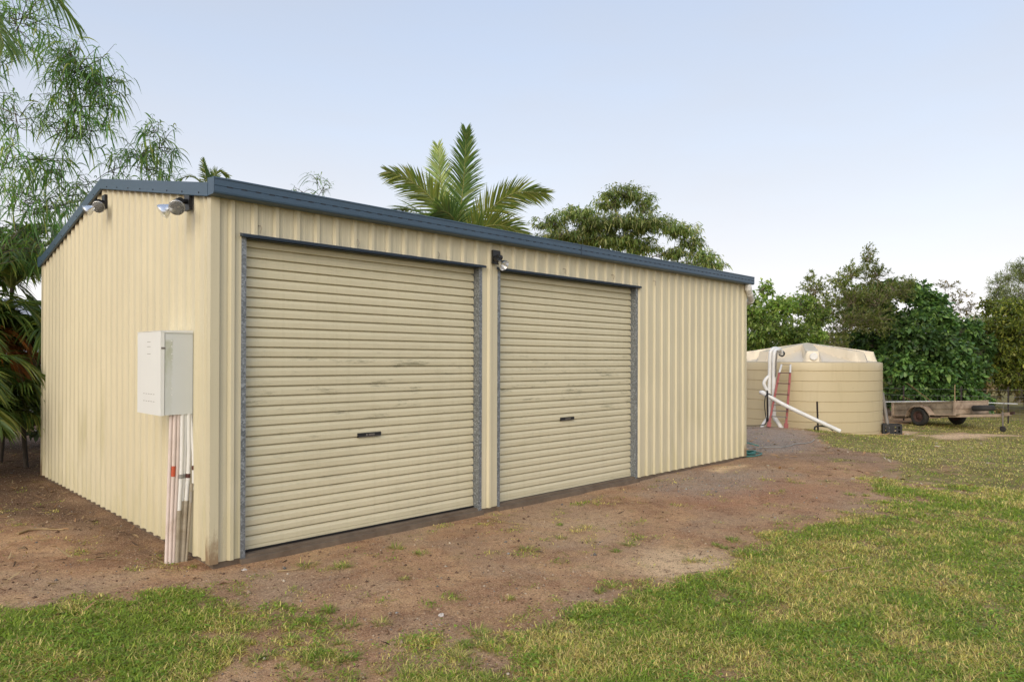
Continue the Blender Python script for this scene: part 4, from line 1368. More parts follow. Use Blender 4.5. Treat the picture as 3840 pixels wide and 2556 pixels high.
WATTLE = [(-0.33, 5.28, 6.06, 0.38, 0.42), (-0.33, 5.99, 5.87, 0.26, 0.22), (0.34, 6.03, 6.02, 0.42, 0.27), (0.48, 5.89, 5.83, 0.46, 0.31), (0.26, 6.11, 5.63, 0.35, 0.27), (0.75, 5.9, 5.68, 0.31, 0.31), (0.84, 5.82, 5.36, 0.27, 0.24), (0.42, 5.95, 5.25, 0.38, 0.23), (0.32, 6.06, 4.98, 0.38, 0.23), (0.67, 6.13, 5.0, 0.36, 0.24), (1.46, 6.05, 5.21, 0.25, 0.19), (1.68, 6.11, 4.98, 0.25, 0.25), (1.44, 6.35, 4.86, 0.38, 0.25), (1.59, 6.2, 4.6, 0.38, 0.17), (1.23, 6.56, 4.69, 0.25, 0.21), (-0.3, 5.97, 4.96, 0.26, 0.22), (-0.35, 6.02, 4.48, 0.22, 0.29), (-0.05, 6.14, 4.42, 0.34, 0.23), (0.26, 6.11, 4.33, 0.27, 0.23), (-0.16, 6.25, 3.97, 0.38, 0.3), (0.19, 6.19, 3.79, 0.35, 0.35), (0.45, 6.35, 4.09, 0.24, 0.24), (0.7, 6.38, 4.26, 0.2, 0.16), (-0.23, 6.33, 3.37, 0.3, 0.3), (0.05, 6.40, 3.21, 0.27, 0.27), (-0.77, 6.43, 5.43, 0.47, 0.73), (-0.84, 6.51, 4.33, 0.47, 0.73)]
tree('wattle_tree', 'airy wattle tree with sickle shaped leaves overhanging the gable peak', (-2.0, 6.7, gzf(-2.0, 6.7)), WATTLE, 11, 'sickle',
     [(0.09, 0.19, 0.06), (0.13, 0.235, 0.07), (0.19, 0.28, 0.08), (0.10, 0.165, 0.08), (0.29, 0.31, 0.08)], [0.3, 0.3, 0.17, 0.15, 0.08],
     twigs=29, per=9, ln=0.22, wd=0.0098, droop=1.1, trunk_r=0.07, spread=1.0, up=0.45, bark='bark_grey', inner=0.55, grow=1.55)
SAP = [(4.68, 6.79, 5.16, 0.21, 0.21), (4.79, 6.68, 5.0, 0.16, 0.21), (4.48, 6.99, 4.9, 0.31, 0.13), (4.67, 6.81, 4.69, 0.42, 0.21)]
tree('wattle_sapling', 'slim wattle sapling whose leafy tip shows above the roof edge', (4.7, 7.0, gzf(4.7, 7.0)), SAP, 12, 'sickle',
     [(0.06, 0.12, 0.04), (0.10, 0.17, 0.05), (0.15, 0.21, 0.06)], None, twigs=11, per=9, ln=0.22, wd=0.0085, droop=0.8, trunk_r=0.04, spread=0.7, up=0.3)

def frond(P, rng, n, ll, lw, cols, vdroop=0.35, fold=0.5, tipf=0.35, sw=None):
    """pinnate frond along curve P: returns leaflet arrays. """
    C = curve(P, 14)
    seg = np.linalg.norm(np.diff(C, axis=0), axis=1)
    cum = np.concatenate([[0], np.cumsum(seg)]) / seg.sum()
    T = np.gradient(C, axis=0)
    T /= np.linalg.norm(T, axis=1)[:, None]
    f = np.linspace(0.10, 0.995, n)
    f = np.concatenate([f, f + rng.normal(0, 0.004, n)])
    f = np.clip(f, 0.08, 1)
    pts = np.stack([np.interp(f, cum, C[:, k]) for k in range(3)], 1)
    tan = np.stack([np.interp(f, cum, T[:, k]) for k in range(3)], 1)
    tan /= np.linalg.norm(tan, axis=1)[:, None]
    side0 = sw if sw is not None else np.cross(tan.mean(0), np.array([0, 0, 1.0]))
    if isinstance(side0, str):
        side0 = np.cross(tan.mean(0), np.array([0.62, 0.75, 0.22])) + 0.25 * np.cross(tan.mean(0), np.array([0, 0, 1.0]))
    side0 = np.array(side0, float)
    side = side0 - tan * (tan @ side0)[:, None]
    side /= np.linalg.norm(side, axis=1)[:, None] + 1e-9
    up_ = np.cross(side, tan)
    sgn = np.where(np.arange(2 * n) < n, 1.0, -1.0)[:, None]
    ang = (0.95 - 0.55 * f)[:, None]              # leaflets lean towards the tip
    D = side * sgn * np.sin(ang) + tan * np.cos(ang) + up_ * fold * (0.6 + 0.8 * rng.random((2 * n, 1)) - 0.4) + rng.normal(0, 0.06, (2 * n, 3))
    lp = np.interp(f, [0, 0.12, 0.35, 0.7, 1.0], [0.45, 0.7, 1.0, 0.8, tipf])
    Ln = ll * lp * rng.uniform(0.9, 1.08, 2 * n)
    N = up_ + rng.normal(0, 0.35, (2 * n, 3))
    Bd = np.tile([0, 0, -1.0], (2 * n, 1)) * vdroop * rng.uniform(0.6, 1.4, (2 * n, 1))
    c = palette(rng, 2 * n, cols)
    V, F, Cc = leaf_mesh(pts, D, N, Ln, np.full(2 * n, lw), Bd, (0, 0.3, 0.65, 1.0), (0.7, 1.0, 0.75, 0.05), c)
    rad = np.linspace(0.022, 0.004, len(C))
    return C, rad, (V, F, Cc)

def palm(name, label, base, crown, fronds, seed, ll, lw, n, cols, stem_r=0.07, vdroop=0.35, fold=0.4, mat='leaf', group=None, sw=None, stem='palm_stem', fcols=None):
    rng = np.random.default_rng(seed)
    t = thing(name, label, 'palm', tuple(base), group)
    st = curve([np.array(base) - np.array([0, 0, 0.25]), np.array(base) * 0.5 + np.array(crown) * 0.5 + rng.normal(0, 0.04, 3), crown], 10)
    rad = np.linspace(stem_r * 1.15, stem_r * 0.85, len(st))
    rad[1::2] *= 1.06
    MB().tube(st, rad, 12).part('trunk', stem, t, smooth=True)
    for i, P in enumerate(fronds):
        cc = fcols[i] if fcols and fcols[i] else cols
        C, r_, lf = frond(P, rng, n, ll, lw, cc, vdroop, fold, sw=sw[i] if sw else None)
        rv, rf = tube_np(C, r_, 5)
        rc = np.tile(np.array([[0.22, 0.23, 0.07]]), (len(rv), 1))
        V, F, Cc = merge([(np.asarray(rv, np.float32), np.array(rf), rc), lf])
        np_object('frond', V, F, mat, t, Cc)
    return t

GREEN = [(0.065, 0.12, 0.035), (0.09, 0.15, 0.042), (0.13, 0.175, 0.05)]
YELLOW = [(0.13, 0.165, 0.036), (0.18, 0.195, 0.045), (0.09, 0.135, 0.033)]
PALE = [(0.22, 0.28, 0.10), (0.28, 0.33, 0.11), (0.17, 0.24, 0.08)]
camr = np.array([0.708, -0.706, 0.0])
ROOFP = [
    [(8.53, 7.05, 4.53), (8.6, 6.98, 5.35), (8.58, 6.85, 6.15), (8.47, 6.67, 6.97)],
    [(8.62, 7.25, 4.56), (8.62, 7.66, 5.46), (8.68, 7.89, 6.24), (8.7, 8.0, 6.94)],
    [(8.4, 7.04, 4.57), (7.9, 7.11, 5.26), (7.4, 7.32, 5.7), (6.95, 7.63, 5.89)],
    [(8.56, 6.88, 4.51), (8.84, 6.31, 5.1), (9.14, 5.73, 5.46), (9.57, 5.17, 5.44)],
    [(8.51, 6.79, 4.43), (8.6, 6.14, 4.67), (8.73, 5.58, 4.61), (8.91, 5.12, 4.34)],
    [(8.36, 6.94, 4.43), (8.01, 6.58, 4.83), (7.54, 6.48, 4.92), (7.09, 6.37, 4.61)],
    [(8.77, 7.23, 4.58), (9.0, 7.4, 5.2), (9.25, 7.9, 5.3), (9.5, 8.3, 5.0)],
    [(8.5, 7.2, 4.5), (8.2, 7.8, 5.1), (8.0, 8.5, 5.3), (7.9, 9.2, 5.0)],
]
palm('feather_palm', 'feather palm with upright fronds rising behind the middle of the shed roof', (8.5, 7.05, gzf(8.5, 7.05)), (8.5, 7.05, 4.5), ROOFP, 21, 0.76, 0.018, 78, GREEN, 0.10, 0.22, 0.22, 'leaf_glossy',
     sw=[camr, camr, 'face', 'face', 'face', 'face', None, None], fcols=[GREEN, PALE, YELLOW, YELLOW, YELLOW, None, None, None])
palm('spear_palm', 'young palm whose spear leaf pokes above the gutter corner', (2.72, 6.9, gzf(2.72, 6.9)), (2.72, 6.9, 4.35),
     [[(2.72, 6.9, 4.3), (2.66, 6.87, 4.6), (2.6, 6.89, 4.9), (2.57, 6.91, 5.12)], [(2.74, 6.9, 4.3), (2.74, 6.9, 4.7), (2.80, 6.88, 4.95), (2.95, 6.80, 4.9)],
      [(2.72, 6.9, 4.3), (2.6, 7.0, 4.7), (2.4, 7.2, 4.85), (2.2, 7.5, 4.6)], [(2.74, 6.88, 4.3), (2.95, 6.7, 4.55), (3.25, 6.4, 4.55), (3.5, 6.2, 4.25)]], 22, 0.24, 0.010, 36, YELLOW, 0.05, 0.3, 0.3, 'leaf_glossy',
     sw=[camr, camr, None, None])
# the stiff dark spear in front of it
spear = MB()
for (w0, dx) in ((0.035, 0.0), (0.03, 0.028)):
    for t_ in range(6):
        pass
V, F, C = leaf_mesh(np.array([(2.70, 6.75, 4.35), (2.72, 6.76, 4.35), (2.60, 6.75, 4.5)]), np.array([(-0.13, 0.02, 0.75), (-0.04, 0.0, 0.62), (-0.10, 0.05, 0.5)]), np.array([(-0.7, -0.7, 0.1)] * 3),
                    np.array([0.80, 0.62, 0.55]), np.array([0.045, 0.04, 0.008]), np.array([(-0.08, 0, 0)] * 3), (0, 0.3, 0.65, 1.0), (0.6, 1.0, 0.75, 0.02), np.array([(0.035, 0.07, 0.022), (0.06, 0.10, 0.03), (0.08, 0.10, 0.05)]))
sp_ = np_object('agave_plant', V, F, 'leaf_glossy', None, C, (2.70, 6.75, 4.35))
sp_.parent = bpy.data.objects['spear_palm']
sp_.location = Vector((2.70, 6.75, 4.35)) - bpy.data.objects['spear_palm'].location
sp_.name = 'spear_leaf'

# golden cane palms along the far end of the gable
CANE = [(0.075, 0.13, 0.03), (0.11, 0.16, 0.035), (0.17, 0.185, 0.04), (0.05, 0.085, 0.025)]
DEAD = [(0.36, 0.13, 0.03), (0.27, 0.10, 0.03), (0.19, 0.085, 0.03)]
def cane(base, crown, k, seed, label, reach=1.35, dead=(), low=False):
    rng = np.random.default_rng(seed)
    crown = np.array(crown)
    fr_, fc = [], []
    for i in range(k):
        a = 2 * pi * i / k + rng.uniform(-0.25, 0.25)
        el = rng.uniform(0.25, 1.25)
        d = np.array([cos(a), sin(a), 0])
        R = reach * rng.uniform(0.8, 1.15)
        hgt = R * sin(el) * 0.75
        if low and i % 2:
            hgt *= 0.3
        P0 = crown
        P1 = crown + d * R * 0.30 * cos(el * 0.7) + np.array([0, 0, hgt * 0.65])
        P2 = crown + d * R * 0.68 * cos(el * 0.5) + np.array([0, 0, hgt * 0.85])
        P3 = crown + d * R * 1.0 * cos(el * 0.35) + np.array([0, 0, hgt * 0.55 - 0.25 * R * rng.random()])
        if P3[0] > 0.0 and P3[1] < W + 0.1:
            P3[1] = P2[1] = W + 0.25
        fr_.append([P0, P1, P2, P3])
        fc.append(CANE)
    for P_ in dead:
        fr_.append([crown] + list(P_))
        fc.append(DEAD)
    return palm('cane_palm', label, base, tuple(crown), fr_, seed, 0.60, 0.016, 54, CANE, 0.030, 0.55, 0.35, 'leaf_glossy', 'cane palms behind the gable', fcols=fc, stem='bark_dark')
cane((0.06, 7.15, gzf(0.06, 7.15)), (0.02, 7.55, 1.75), 15, 31, 'cane palm with a thin grey stem close against the shed corner', 1.3)
cane((-0.15, 8.1, gzf(-0.15, 8.1)), (-0.02, 7.95, 2.75), 16, 32, 'tallest cane palm with a pale ringed stem behind the gable', 1.6)
cane((-0.75, 7.3, gzf(-0.75, 7.3)), (-0.72, 7.25, 1.75), 15, 33, 'cane palm with rusty orange dead fronds beyond the gable', 1.35, dead=(((-0.45, 7.0, 2.0), (-0.15, 6.85, 1.98), (0.02, 6.72, 1.72)), ((-0.5, 6.95, 1.85), (-0.28, 6.75, 1.75), (-0.12, 6.6, 1.45)), ((-0.4, 7.1, 1.9), (-0.1, 7.0, 1.65), (0.05, 6.95, 1.35))))
cane((-0.45, 6.75, gzf(-0.45, 6.75)), (-0.40, 6.70, 0.75), 15, 34, 'low cane palm with fronds brushing the dark mulch', 1.0, low=True)
cane((-1.25, 8.2, gzf(-1.25, 8.2)), (-1.25, 8.2, 2.2), 14, 35, 'shaded cane palm deep behind the orange dead fronds', 1.6)
cane((-0.55, 7.75, gzf(-0.55, 7.75)), (-0.45, 7.7, 1.15), 14, 36, 'cane palm of middle height between the orange fronds and the shed', 1.25)
cane((-1.0, 6.3, gzf(-1.0, 6.3)), (-1.0, 6.3, 1.0), 13, 37, 'cane palm standing clear of the wall at the edge of the dark mulch', 1.1, low=True)
palm('tall_palm', 'tall palm with long hanging fronds above the wattle', (-1.15, 4.75, gzf(-1.15, 4.75)), (-1.10, 4.65, 6.1),
     [[(-1.06, 4.6, 6.12), (-0.77, 4.03, 6.02), (-0.58, 3.56, 5.79), (-0.42, 3.25, 5.62)], [(-1.06, 4.6, 6.06), (-0.9, 4.16, 5.57), (-0.82, 3.78, 5.2), (-0.80, 3.56, 4.98)],
      [(-1.1, 4.65, 6.1), (-0.7, 4.9, 6.5), (-0.2, 5.0, 6.4), (0.2, 5.0, 6.05)], [(-1.1, 4.65, 6.1), (-1.5, 4.2, 6.5), (-1.9, 3.7, 6.4), (-2.2, 3.3, 6.0)],
      [(-1.1, 4.65, 6.1), (-1.5, 5.1, 6.6), (-1.9, 5.6, 6.5), (-2.2, 6.0, 6.1)], [(-1.1, 4.65, 6.1), (-1.0, 5.2, 6.7), (-0.9, 5.8, 6.8), (-0.8, 6.3, 6.5)]], 41, 0.5, 0.011, 44, GREEN, 0.09, 0.7, 0.15)

MANGO = [(17.55, 8.64, 7.36, 0.88, 0.3), (17.09, 9.1, 7.06, 0.55, 0.28), (18.0, 8.19, 7.02, 0.46, 0.32), (15.28, 10.2, 6.27, 0.63, 0.27), (15.92, 9.56, 6.59, 0.72, 0.27), (16.37, 9.11, 6.23, 0.81, 0.36), (17.01, 8.48, 6.32, 0.9, 0.36), (17.65, 7.84, 6.23, 0.9, 0.32), (18.79, 7.41, 6.15, 0.74, 0.32), (19.19, 7.02, 5.69, 0.46, 0.37), (15.6, 9.88, 5.82, 0.9, 0.27), (16.77, 9.43, 5.77, 0.92, 0.37), (17.49, 8.71, 5.77, 0.74, 0.46), (18.8, 7.41, 5.32, 0.55, 0.23), (19.45, 6.76, 5.23, 0.55, 0.23), (19.78, 6.43, 4.91, 0.46, 0.18), (19.19, 7.02, 4.86, 0.65, 0.23), (17.23, 8.97, 5.22, 0.92, 0.37), (18.43, 8.47, 5.58, 0.57, 0.38)]
tree('broad_tree', 'spreading umbrella shaped tree with drooping olive leaves behind the shed roof', (17.3, 8.9, gzf(17.3, 8.9)), MANGO, 51, 'oval',
     [(0.12, 0.175, 0.055), (0.17, 0.215, 0.075), (0.25, 0.265, 0.11), (0.075, 0.125, 0.035), (0.32, 0.31, 0.15)], [0.3, 0.28, 0.18, 0.16, 0.08], grow=1.25, twigs=44, per=14, ln=0.15, wd=0.019, droop=0.7, trunk_r=0.17, bark='bark_grey', spread=0.9, up=0.1, flat=0.55)

TA = [(21.65, 5.68, 3.25, 0.57, 0.48), (22.12, 5.21, 3.54, 0.57, 0.43), (23.18, 4.98, 3.69, 0.59, 0.39), (23.0, 4.33, 3.17, 0.57, 0.48), (21.35, 5.15, 2.75, 0.65, 0.47), (22.01, 4.69, 2.66, 0.74, 0.47), (22.54, 4.17, 2.38, 0.47, 0.37), (20.89, 5.61, 2.47, 0.47, 0.37), (22.89, 6.11, 4.23, 0.25, 0.45), (21.18, 6.15, 3.25, 0.48, 0.57), (21.94, 6.22, 3.88, 0.29, 0.29), (21.5, 5.6, 1.9, 0.8, 0.6), (22.6, 4.6, 1.7, 0.8, 0.6), (20.3, 6.6, 2.9, 0.7, 0.7), (19.6, 7.0, 2.3, 0.7, 0.7)]
tree('light_green_tree', 'bushy light green tree behind the tank beside the shed wall', (21.9, 5.6, gzf(21.9, 5.6)), TA, 61, 'oval',
     [(0.12, 0.20, 0.045), (0.18, 0.25, 0.06), (0.23, 0.28, 0.075), (0.06, 0.11, 0.03)], [0.33, 0.3, 0.25, 0.12], grow=1.2, twigs=52, per=15, ln=0.115, wd=0.030, droop=0.35, trunk_r=0.10, spread=0.9, up=0.1, inner=0.3)
TB_ = [(25.33, 3.35, 5.51, 0.3, 0.49), (24.95, 3.74, 4.91, 0.49, 0.4), (25.51, 3.18, 4.81, 0.59, 0.49), (24.53, 4.16, 4.51, 0.49, 0.35), (23.97, 4.72, 4.31, 0.59, 0.4), (24.18, 5.0, 4.75, 0.25, 0.2), (24.57, 3.79, 4.0, 0.88, 0.49), (25.26, 3.1, 4.0, 0.78, 0.49), (26.07, 2.62, 4.22, 0.69, 0.45), (26.35, 2.34, 4.52, 0.3, 0.4), (23.87, 4.48, 3.6, 0.69, 0.49), (24.27, 3.6, 3.1, 0.87, 0.58), (23.86, 4.01, 2.42, 0.68, 0.39), (24.96, 2.91, 3.1, 0.68, 0.58)]
tree('spiky_tree', 'brownish olive tree with pale bare limbs and a spiky top behind the tank', (24.3, 3.6, gzf(24.3, 3.6)), TB_, 62, 'small',
     [(0.10, 0.135, 0.035), (0.14, 0.165, 0.045), (0.19, 0.20, 0.06), (0.055, 0.08, 0.02)], [0.35, 0.3, 0.15, 0.2], grow=1.2, twigs=36, per=15, ln=0.11, wd=0.021, droop=0.2, trunk_r=0.10, bark='bark_pale', spread=0.7, up=0.35, fork=0.3)
TC_ = [(27.18, 3.22, 4.45, 0.73, 0.41), (27.84, 2.57, 4.35, 0.83, 0.47), (28.43, 1.98, 3.94, 0.62, 0.52), (28.1, 1.54, 3.18, 0.61, 0.61), (27.45, 2.19, 3.38, 0.91, 0.61), (28.67, 0.97, 2.78, 0.71, 0.61), (29.18, 0.47, 2.17, 0.51, 0.61), (26.48, 2.38, 2.55, 0.89, 0.8), (26.68, 1.72, 2.24, 1.08, 0.78), (27.37, 1.03, 1.85, 0.88, 0.78), (28.32, 0.55, 1.26, 0.6, 0.6), (26.11, 2.45, 1.45, 0.89, 0.79), (26.43, 1.66, 1.17, 1.07, 0.68), (27.52, 0.89, 0.77, 0.88, 0.59), (25.88, 2.21, 0.48, 0.88, 0.49), (26.57, 1.52, 0.29, 0.88, 0.39), (25.83, 2.73, 0.37, 0.49, 0.49), (26.59, 3.05, 3.17, 0.61, 0.81), (26.52, 3.12, 1.85, 0.51, 0.91), (27.11, 4.08, 3.76, 1.06, 0.95), (27.12, 4.08, 2.18, 1.06, 0.95), (26.4, 4.6, 1.2, 0.9, 0.8), (27.6, 0.3, 0.2, 0.6, 0.4)]
tree('dense_tree', 'large dense dark green tree with rounded leaves behind the trailer', (27.2, 2.0, gzf(27.2, 2.0)), TC_, 63, 'oval',
     [(0.045, 0.10, 0.03), (0.075, 0.145, 0.04), (0.115, 0.20, 0.055), (0.03, 0.065, 0.024), (0.17, 0.26, 0.07)], [0.3, 0.27, 0.18, 0.17, 0.08], twigs=36, per=13, ln=0.155, wd=0.055, droop=0.5, trunk_r=0.16, bark='bark_dark', mat='leaf_glossy', spread=0.8, up=0.1, inner=0.30, grow=1.0)
TD = [(30.77, 1.98, 4.74, 0.55, 0.38), (31.16, 1.59, 4.41, 0.44, 0.33), (31.01, 1.75, 3.86, 0.66, 0.44), (31.47, 1.28, 3.86, 0.44, 0.44), (30.62, 2.13, 4.19, 0.33, 0.44), (31.0, 1.5, 3.1, 0.8, 0.6)]
tree('feathery_tree', 'thin reddish green feathery tree peeping over the dense tree', (31.0, 1.8, gzf(31.0, 1.8)), TD, 64, 'small',
     [(0.13, 0.10, 0.04), (0.10, 0.11, 0.04), (0.17, 0.13, 0.06)], None, twigs=10, per=12, ln=0.13, wd=0.022, droop=0.3, trunk_r=0.08, spread=0.6, up=0.4)
TE = [(30.62, -0.13, 3.64, 0.73, 0.52), (31.06, -0.57, 3.74, 0.62, 0.52), (30.18, 0.31, 3.01, 0.62, 0.62), (30.11, -0.38, 2.78, 0.81, 0.61), (29.83, -0.09, 1.97, 0.81, 0.61), (30.41, -0.67, 1.87, 0.71, 0.71), (29.93, 0.27, 1.25, 0.62, 0.51), (30.12, -0.38, 0.95, 0.92, 0.41), (31.44, -0.93, 2.71, 0.83, 0.93), (31.66, -1.15, 1.36, 0.83, 0.73), (31.25, 0.77, 3.82, 0.43, 0.43), (32.2, -1.6, 2.4, 0.9, 1.0), (31.3, -0.3, 2.3, 1.0, 1.0), (31.0, 0.5, 1.6, 0.9, 0.7)]
tree('golden_tree', 'yellowish green round tree at the end of the fence with a dark trunk', (30.9, -0.75, gzf(30.9, -0.75)), TE, 65, 'oval',
     [(0.12, 0.155, 0.028), (0.18, 0.20, 0.035), (0.25, 0.255, 0.05), (0.055, 0.08, 0.02)], [0.35, 0.25, 0.15, 0.25], twigs=36, per=14, ln=0.115, wd=0.032, droop=0.35, trunk_r=0.19, bark='bark_dark', spread=0.9, up=0.1, fork=0.35, inner=0.3)
TF = [(38.66, 1.74, 5.33, 0.52, 0.78), (39.12, 1.28, 5.73, 0.52, 0.78), (39.49, 0.91, 6.12, 0.52, 0.65), (39.86, 0.54, 5.6, 0.65, 1.18), (38.85, 1.56, 4.68, 0.78, 0.52), (39.4, 1.0, 4.81, 0.78, 0.65), (40.13, 0.26, 6.52, 0.65, 0.92), (39.5, 1.2, 3.6, 1.2, 0.9), (38.6, 2.4, 3.4, 1.0, 0.8)]
tree('she_oak', 'wispy grey green she oak far beyond the golden tree', (39.4, 1.0, gzf(39.4, 1.0)), TF, 66, 'small',
     [(0.15, 0.18, 0.08), (0.20, 0.22, 0.10), (0.12, 0.15, 0.07)], None, twigs=22, per=20, ln=0.24, wd=0.012, droop=0.6, trunk_r=0.16, spread=0.6, up=0.5)

# scrub behind the fence and behind the palms, and the far tree line
def shrub(name, label, c, r, h, seed, cols, n=14, ln=0.14, wd=0.04, cat='shrub', group=None, leaf='oval'):
    rng = np.random.default_rng(seed)
    base = (c[0], c[1], gzf(c[0], c[1]))
    cl = []
    for i in range(n):
        a = rng.uniform(0, 2 * pi)
        q = r * math.sqrt(rng.random())
        z = base[2] + h * rng.uniform(0.15, 0.95) * (1 - 0.4 * (q / r) ** 2)
        cl.append((c[0] + q * cos(a), c[1] + q * sin(a), z, r * 0.42, h * 0.22))
    t = tree(name, label, base, cl, seed, leaf, cols, None, twigs=9, per=12, ln=ln, wd=wd, droop=0.3, trunk_r=0.05, bark='bark_dark', spread=0.9, up=0.15, group=group, inner=0.3)
    t['category'] = cat
    return t
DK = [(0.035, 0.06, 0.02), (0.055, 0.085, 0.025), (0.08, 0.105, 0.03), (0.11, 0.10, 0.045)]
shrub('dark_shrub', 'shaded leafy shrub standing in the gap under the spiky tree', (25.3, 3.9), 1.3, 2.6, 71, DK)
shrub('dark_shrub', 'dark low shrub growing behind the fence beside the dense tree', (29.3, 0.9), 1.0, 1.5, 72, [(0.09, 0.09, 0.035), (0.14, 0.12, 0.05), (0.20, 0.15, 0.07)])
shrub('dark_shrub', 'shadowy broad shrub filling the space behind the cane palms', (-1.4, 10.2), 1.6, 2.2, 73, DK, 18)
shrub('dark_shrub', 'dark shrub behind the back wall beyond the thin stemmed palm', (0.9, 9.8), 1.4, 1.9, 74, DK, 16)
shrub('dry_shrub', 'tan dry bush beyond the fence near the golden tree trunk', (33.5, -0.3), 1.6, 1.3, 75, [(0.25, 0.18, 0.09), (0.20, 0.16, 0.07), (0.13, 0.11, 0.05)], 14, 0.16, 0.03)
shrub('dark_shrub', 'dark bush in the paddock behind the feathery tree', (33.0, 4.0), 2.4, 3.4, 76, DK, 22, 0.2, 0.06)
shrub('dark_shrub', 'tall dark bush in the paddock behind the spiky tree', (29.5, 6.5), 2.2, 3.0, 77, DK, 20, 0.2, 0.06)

rng = np.random.default_rng(90)
N = 26000
ang = rng.uniform(radians(-40), radians(140), N)           # from +Y towards +X
R_ = rng.uniform(60, 95, N)
hx, hy = R_ * np.sin(ang), R_ * np.cos(ang)
hmax = 3.2 + 2.6 * fbm(ang * 9, ang * 0, 1.0, 6, 3)
hz_ = -0.5 + hmax * rng.random(N) ** 0.7
P = np.stack([hx, hy, hz_], 1)
V, F, C = leaf_mesh(P, rand_unit(rng, N) + np.array([0, 0, 0.2]), rand_unit(rng, N), rng.uniform(0.6, 1.3, N), rng.uniform(0.2, 0.42, N), rng.normal(0, 0.2, (N, 3)), *LEAF['small'], palette(rng, N, [(0.08, 0.09, 0.035), (0.12, 0.12, 0.05), (0.16, 0.15, 0.07)]))
tag(np_object('far_treeline', V, F, 'leaf', None, C), 'low belt of distant bushland closing the view', 'treeline', kind='stuff')

# pale house beyond the palms
hs = thing('neighbour_house', 'pale blue grey house wall and roof glimpsed through the cane palms', 'house', (1.5, 19.5, gzf(1.5, 19.5)))
MB().box((-4.5, 19.5, -0.3), (3.6, 26, 2.3)).part('wall', 'pale_blue_wall', hs)
MB().extrude([(-0.5, 2.3), (3.25, 3.6), (7.0, 2.3), (7.0, 2.2), (-0.5, 2.2)], lambda a, b, t: (t, 19.5 + a, b + 0.02), 0, -5.0, 4.1).part('roof', 'grey_roof', hs)

# ------------------------------------------------------------------ grass, litter, stones
rng = np.random.default_rng(100)
def lookup(x, y):
    i = np.clip(np.searchsorted(GX, x) - 1, 0, nx - 2)
    j = np.clip(np.searchsorted(GY, y) - 1, 0, ny - 2)
    fx = np.clip((x - GX[i]) / (GX[i + 1] - GX[i]), 0, 1)
    fy = np.clip((y - GY[j]) / (GY[j + 1] - GY[j]), 0, 1)
    def g(A):
        A = A.reshape(nx, ny)
        return (A[i, j] * (1 - fx) + A[i + 1, j] * fx) * (1 - fy) + (A[i, j + 1] * (1 - fx) + A[i + 1, j + 1] * fx) * fy
    return g
def wedge(n, r0, r1, half, power):
    """points round the standing place of the viewer, density falling with distance"""
    u = rng.random(n)
    k = 2 - power
    r = (r0 ** k + u * (r1 ** k - r0 ** k)) ** (1 / k)
    a = YAW + rng.uniform(-half, half, n)
    return CAM[0] + r * np.sin(a), CAM[1] + r * np.cos(a), r
def blades(n, r0, r1, power, ln, wd):
    x, y, r = wedge(n, r0, r1, radians(47), power)
    g = lookup(x, y)
    d = g(dens_g)
    keep = rng.random(n) < d
    x, y, r, d = x[keep], y[keep], r[keep], d[keep]
    z = lookup(x, y)(gz)
    n = len(x)
    a = rng.uniform(0, 2 * pi, n)
    lean = rng.uniform(0.25, 1.5, n)
    D = np.stack([np.cos(a) * lean, np.sin(a) * lean, np.ones(n)], 1)
    clump = fbm(x, y, 4.0, 55, 3)
    L_ = ln(r) * rng.uniform(0.5, 1.25, n) * (0.55 + 0.9 * clump) * (0.55 + 0.45 * d)
    Wd = wd(r) * rng.uniform(0.7, 1.3, n)
    Bd = np.stack([np.cos(a), np.sin(a), -np.ones(n) * 0.6], 1) * rng.uniform(0.1, 0.8, (n, 1))
    Nn = np.stack([-np.sin(a), np.cos(a), np.zeros(n)], 1)
    Nn = np.cross(D, Nn)
    big = fbm(x, y, 0.55, 61, 3)
    med = fbm(x, y, 2.2, 62, 3)
    dry = (med - 0.5) * 1.7 + (big - 0.5) * 1.4 + (fbm(x, y, 7.0, 63, 2) - 0.5) * 1.0 + 0.40 + np.clip((x - 5.0) / 6.0, 0, 1) * 0.30 + (1 - d) * 0.35
    dry = dry - 0.35 * np.exp(-((x - 3.6) / 1.0) ** 2 - ((y + 3.0) / 0.5) ** 2) - 0.30 * np.exp(-((x + 0.6) / 1.0) ** 2 - ((y + 0.7) / 0.45) ** 2)
    dry = dry + 0.30 * np.clip((-0.7 - y) / 0.5, 0, 1) * (x < 0.6)
    is_dry = rng.random(n) < np.clip(dry, 0.08, 0.85)
    gcol = palette(rng, n, [(0.155, 0.24, 0.026), (0.215, 0.305, 0.036), (0.29, 0.37, 0.055), (0.20, 0.255, 0.042)])
    scol = palette(rng, n, [(0.66, 0.55, 0.23), (0.54, 0.47, 0.16), (0.43, 0.42, 0.11), (0.36, 0.25, 0.11)])
    c = np.where(is_dry[:, None], scol, gcol)
    return leaf_mesh(np.stack([x, y, z - 0.004], 1), D, Nn, L_, Wd, Bd, (0, 0.55, 1.0), (1.0, 0.8, 0.06), c)
near = blades(720000, 2.4, 11.0, 1.35, lambda r: 0.040 + 0.0010 * r, lambda r: 0.0017 + 0.00030 * r)
farb = blades(230000, 9.0, 30.0, 1.2, lambda r: 0.032 + 0.0006 * r, lambda r: 0.0022 + 0.00028 * r)
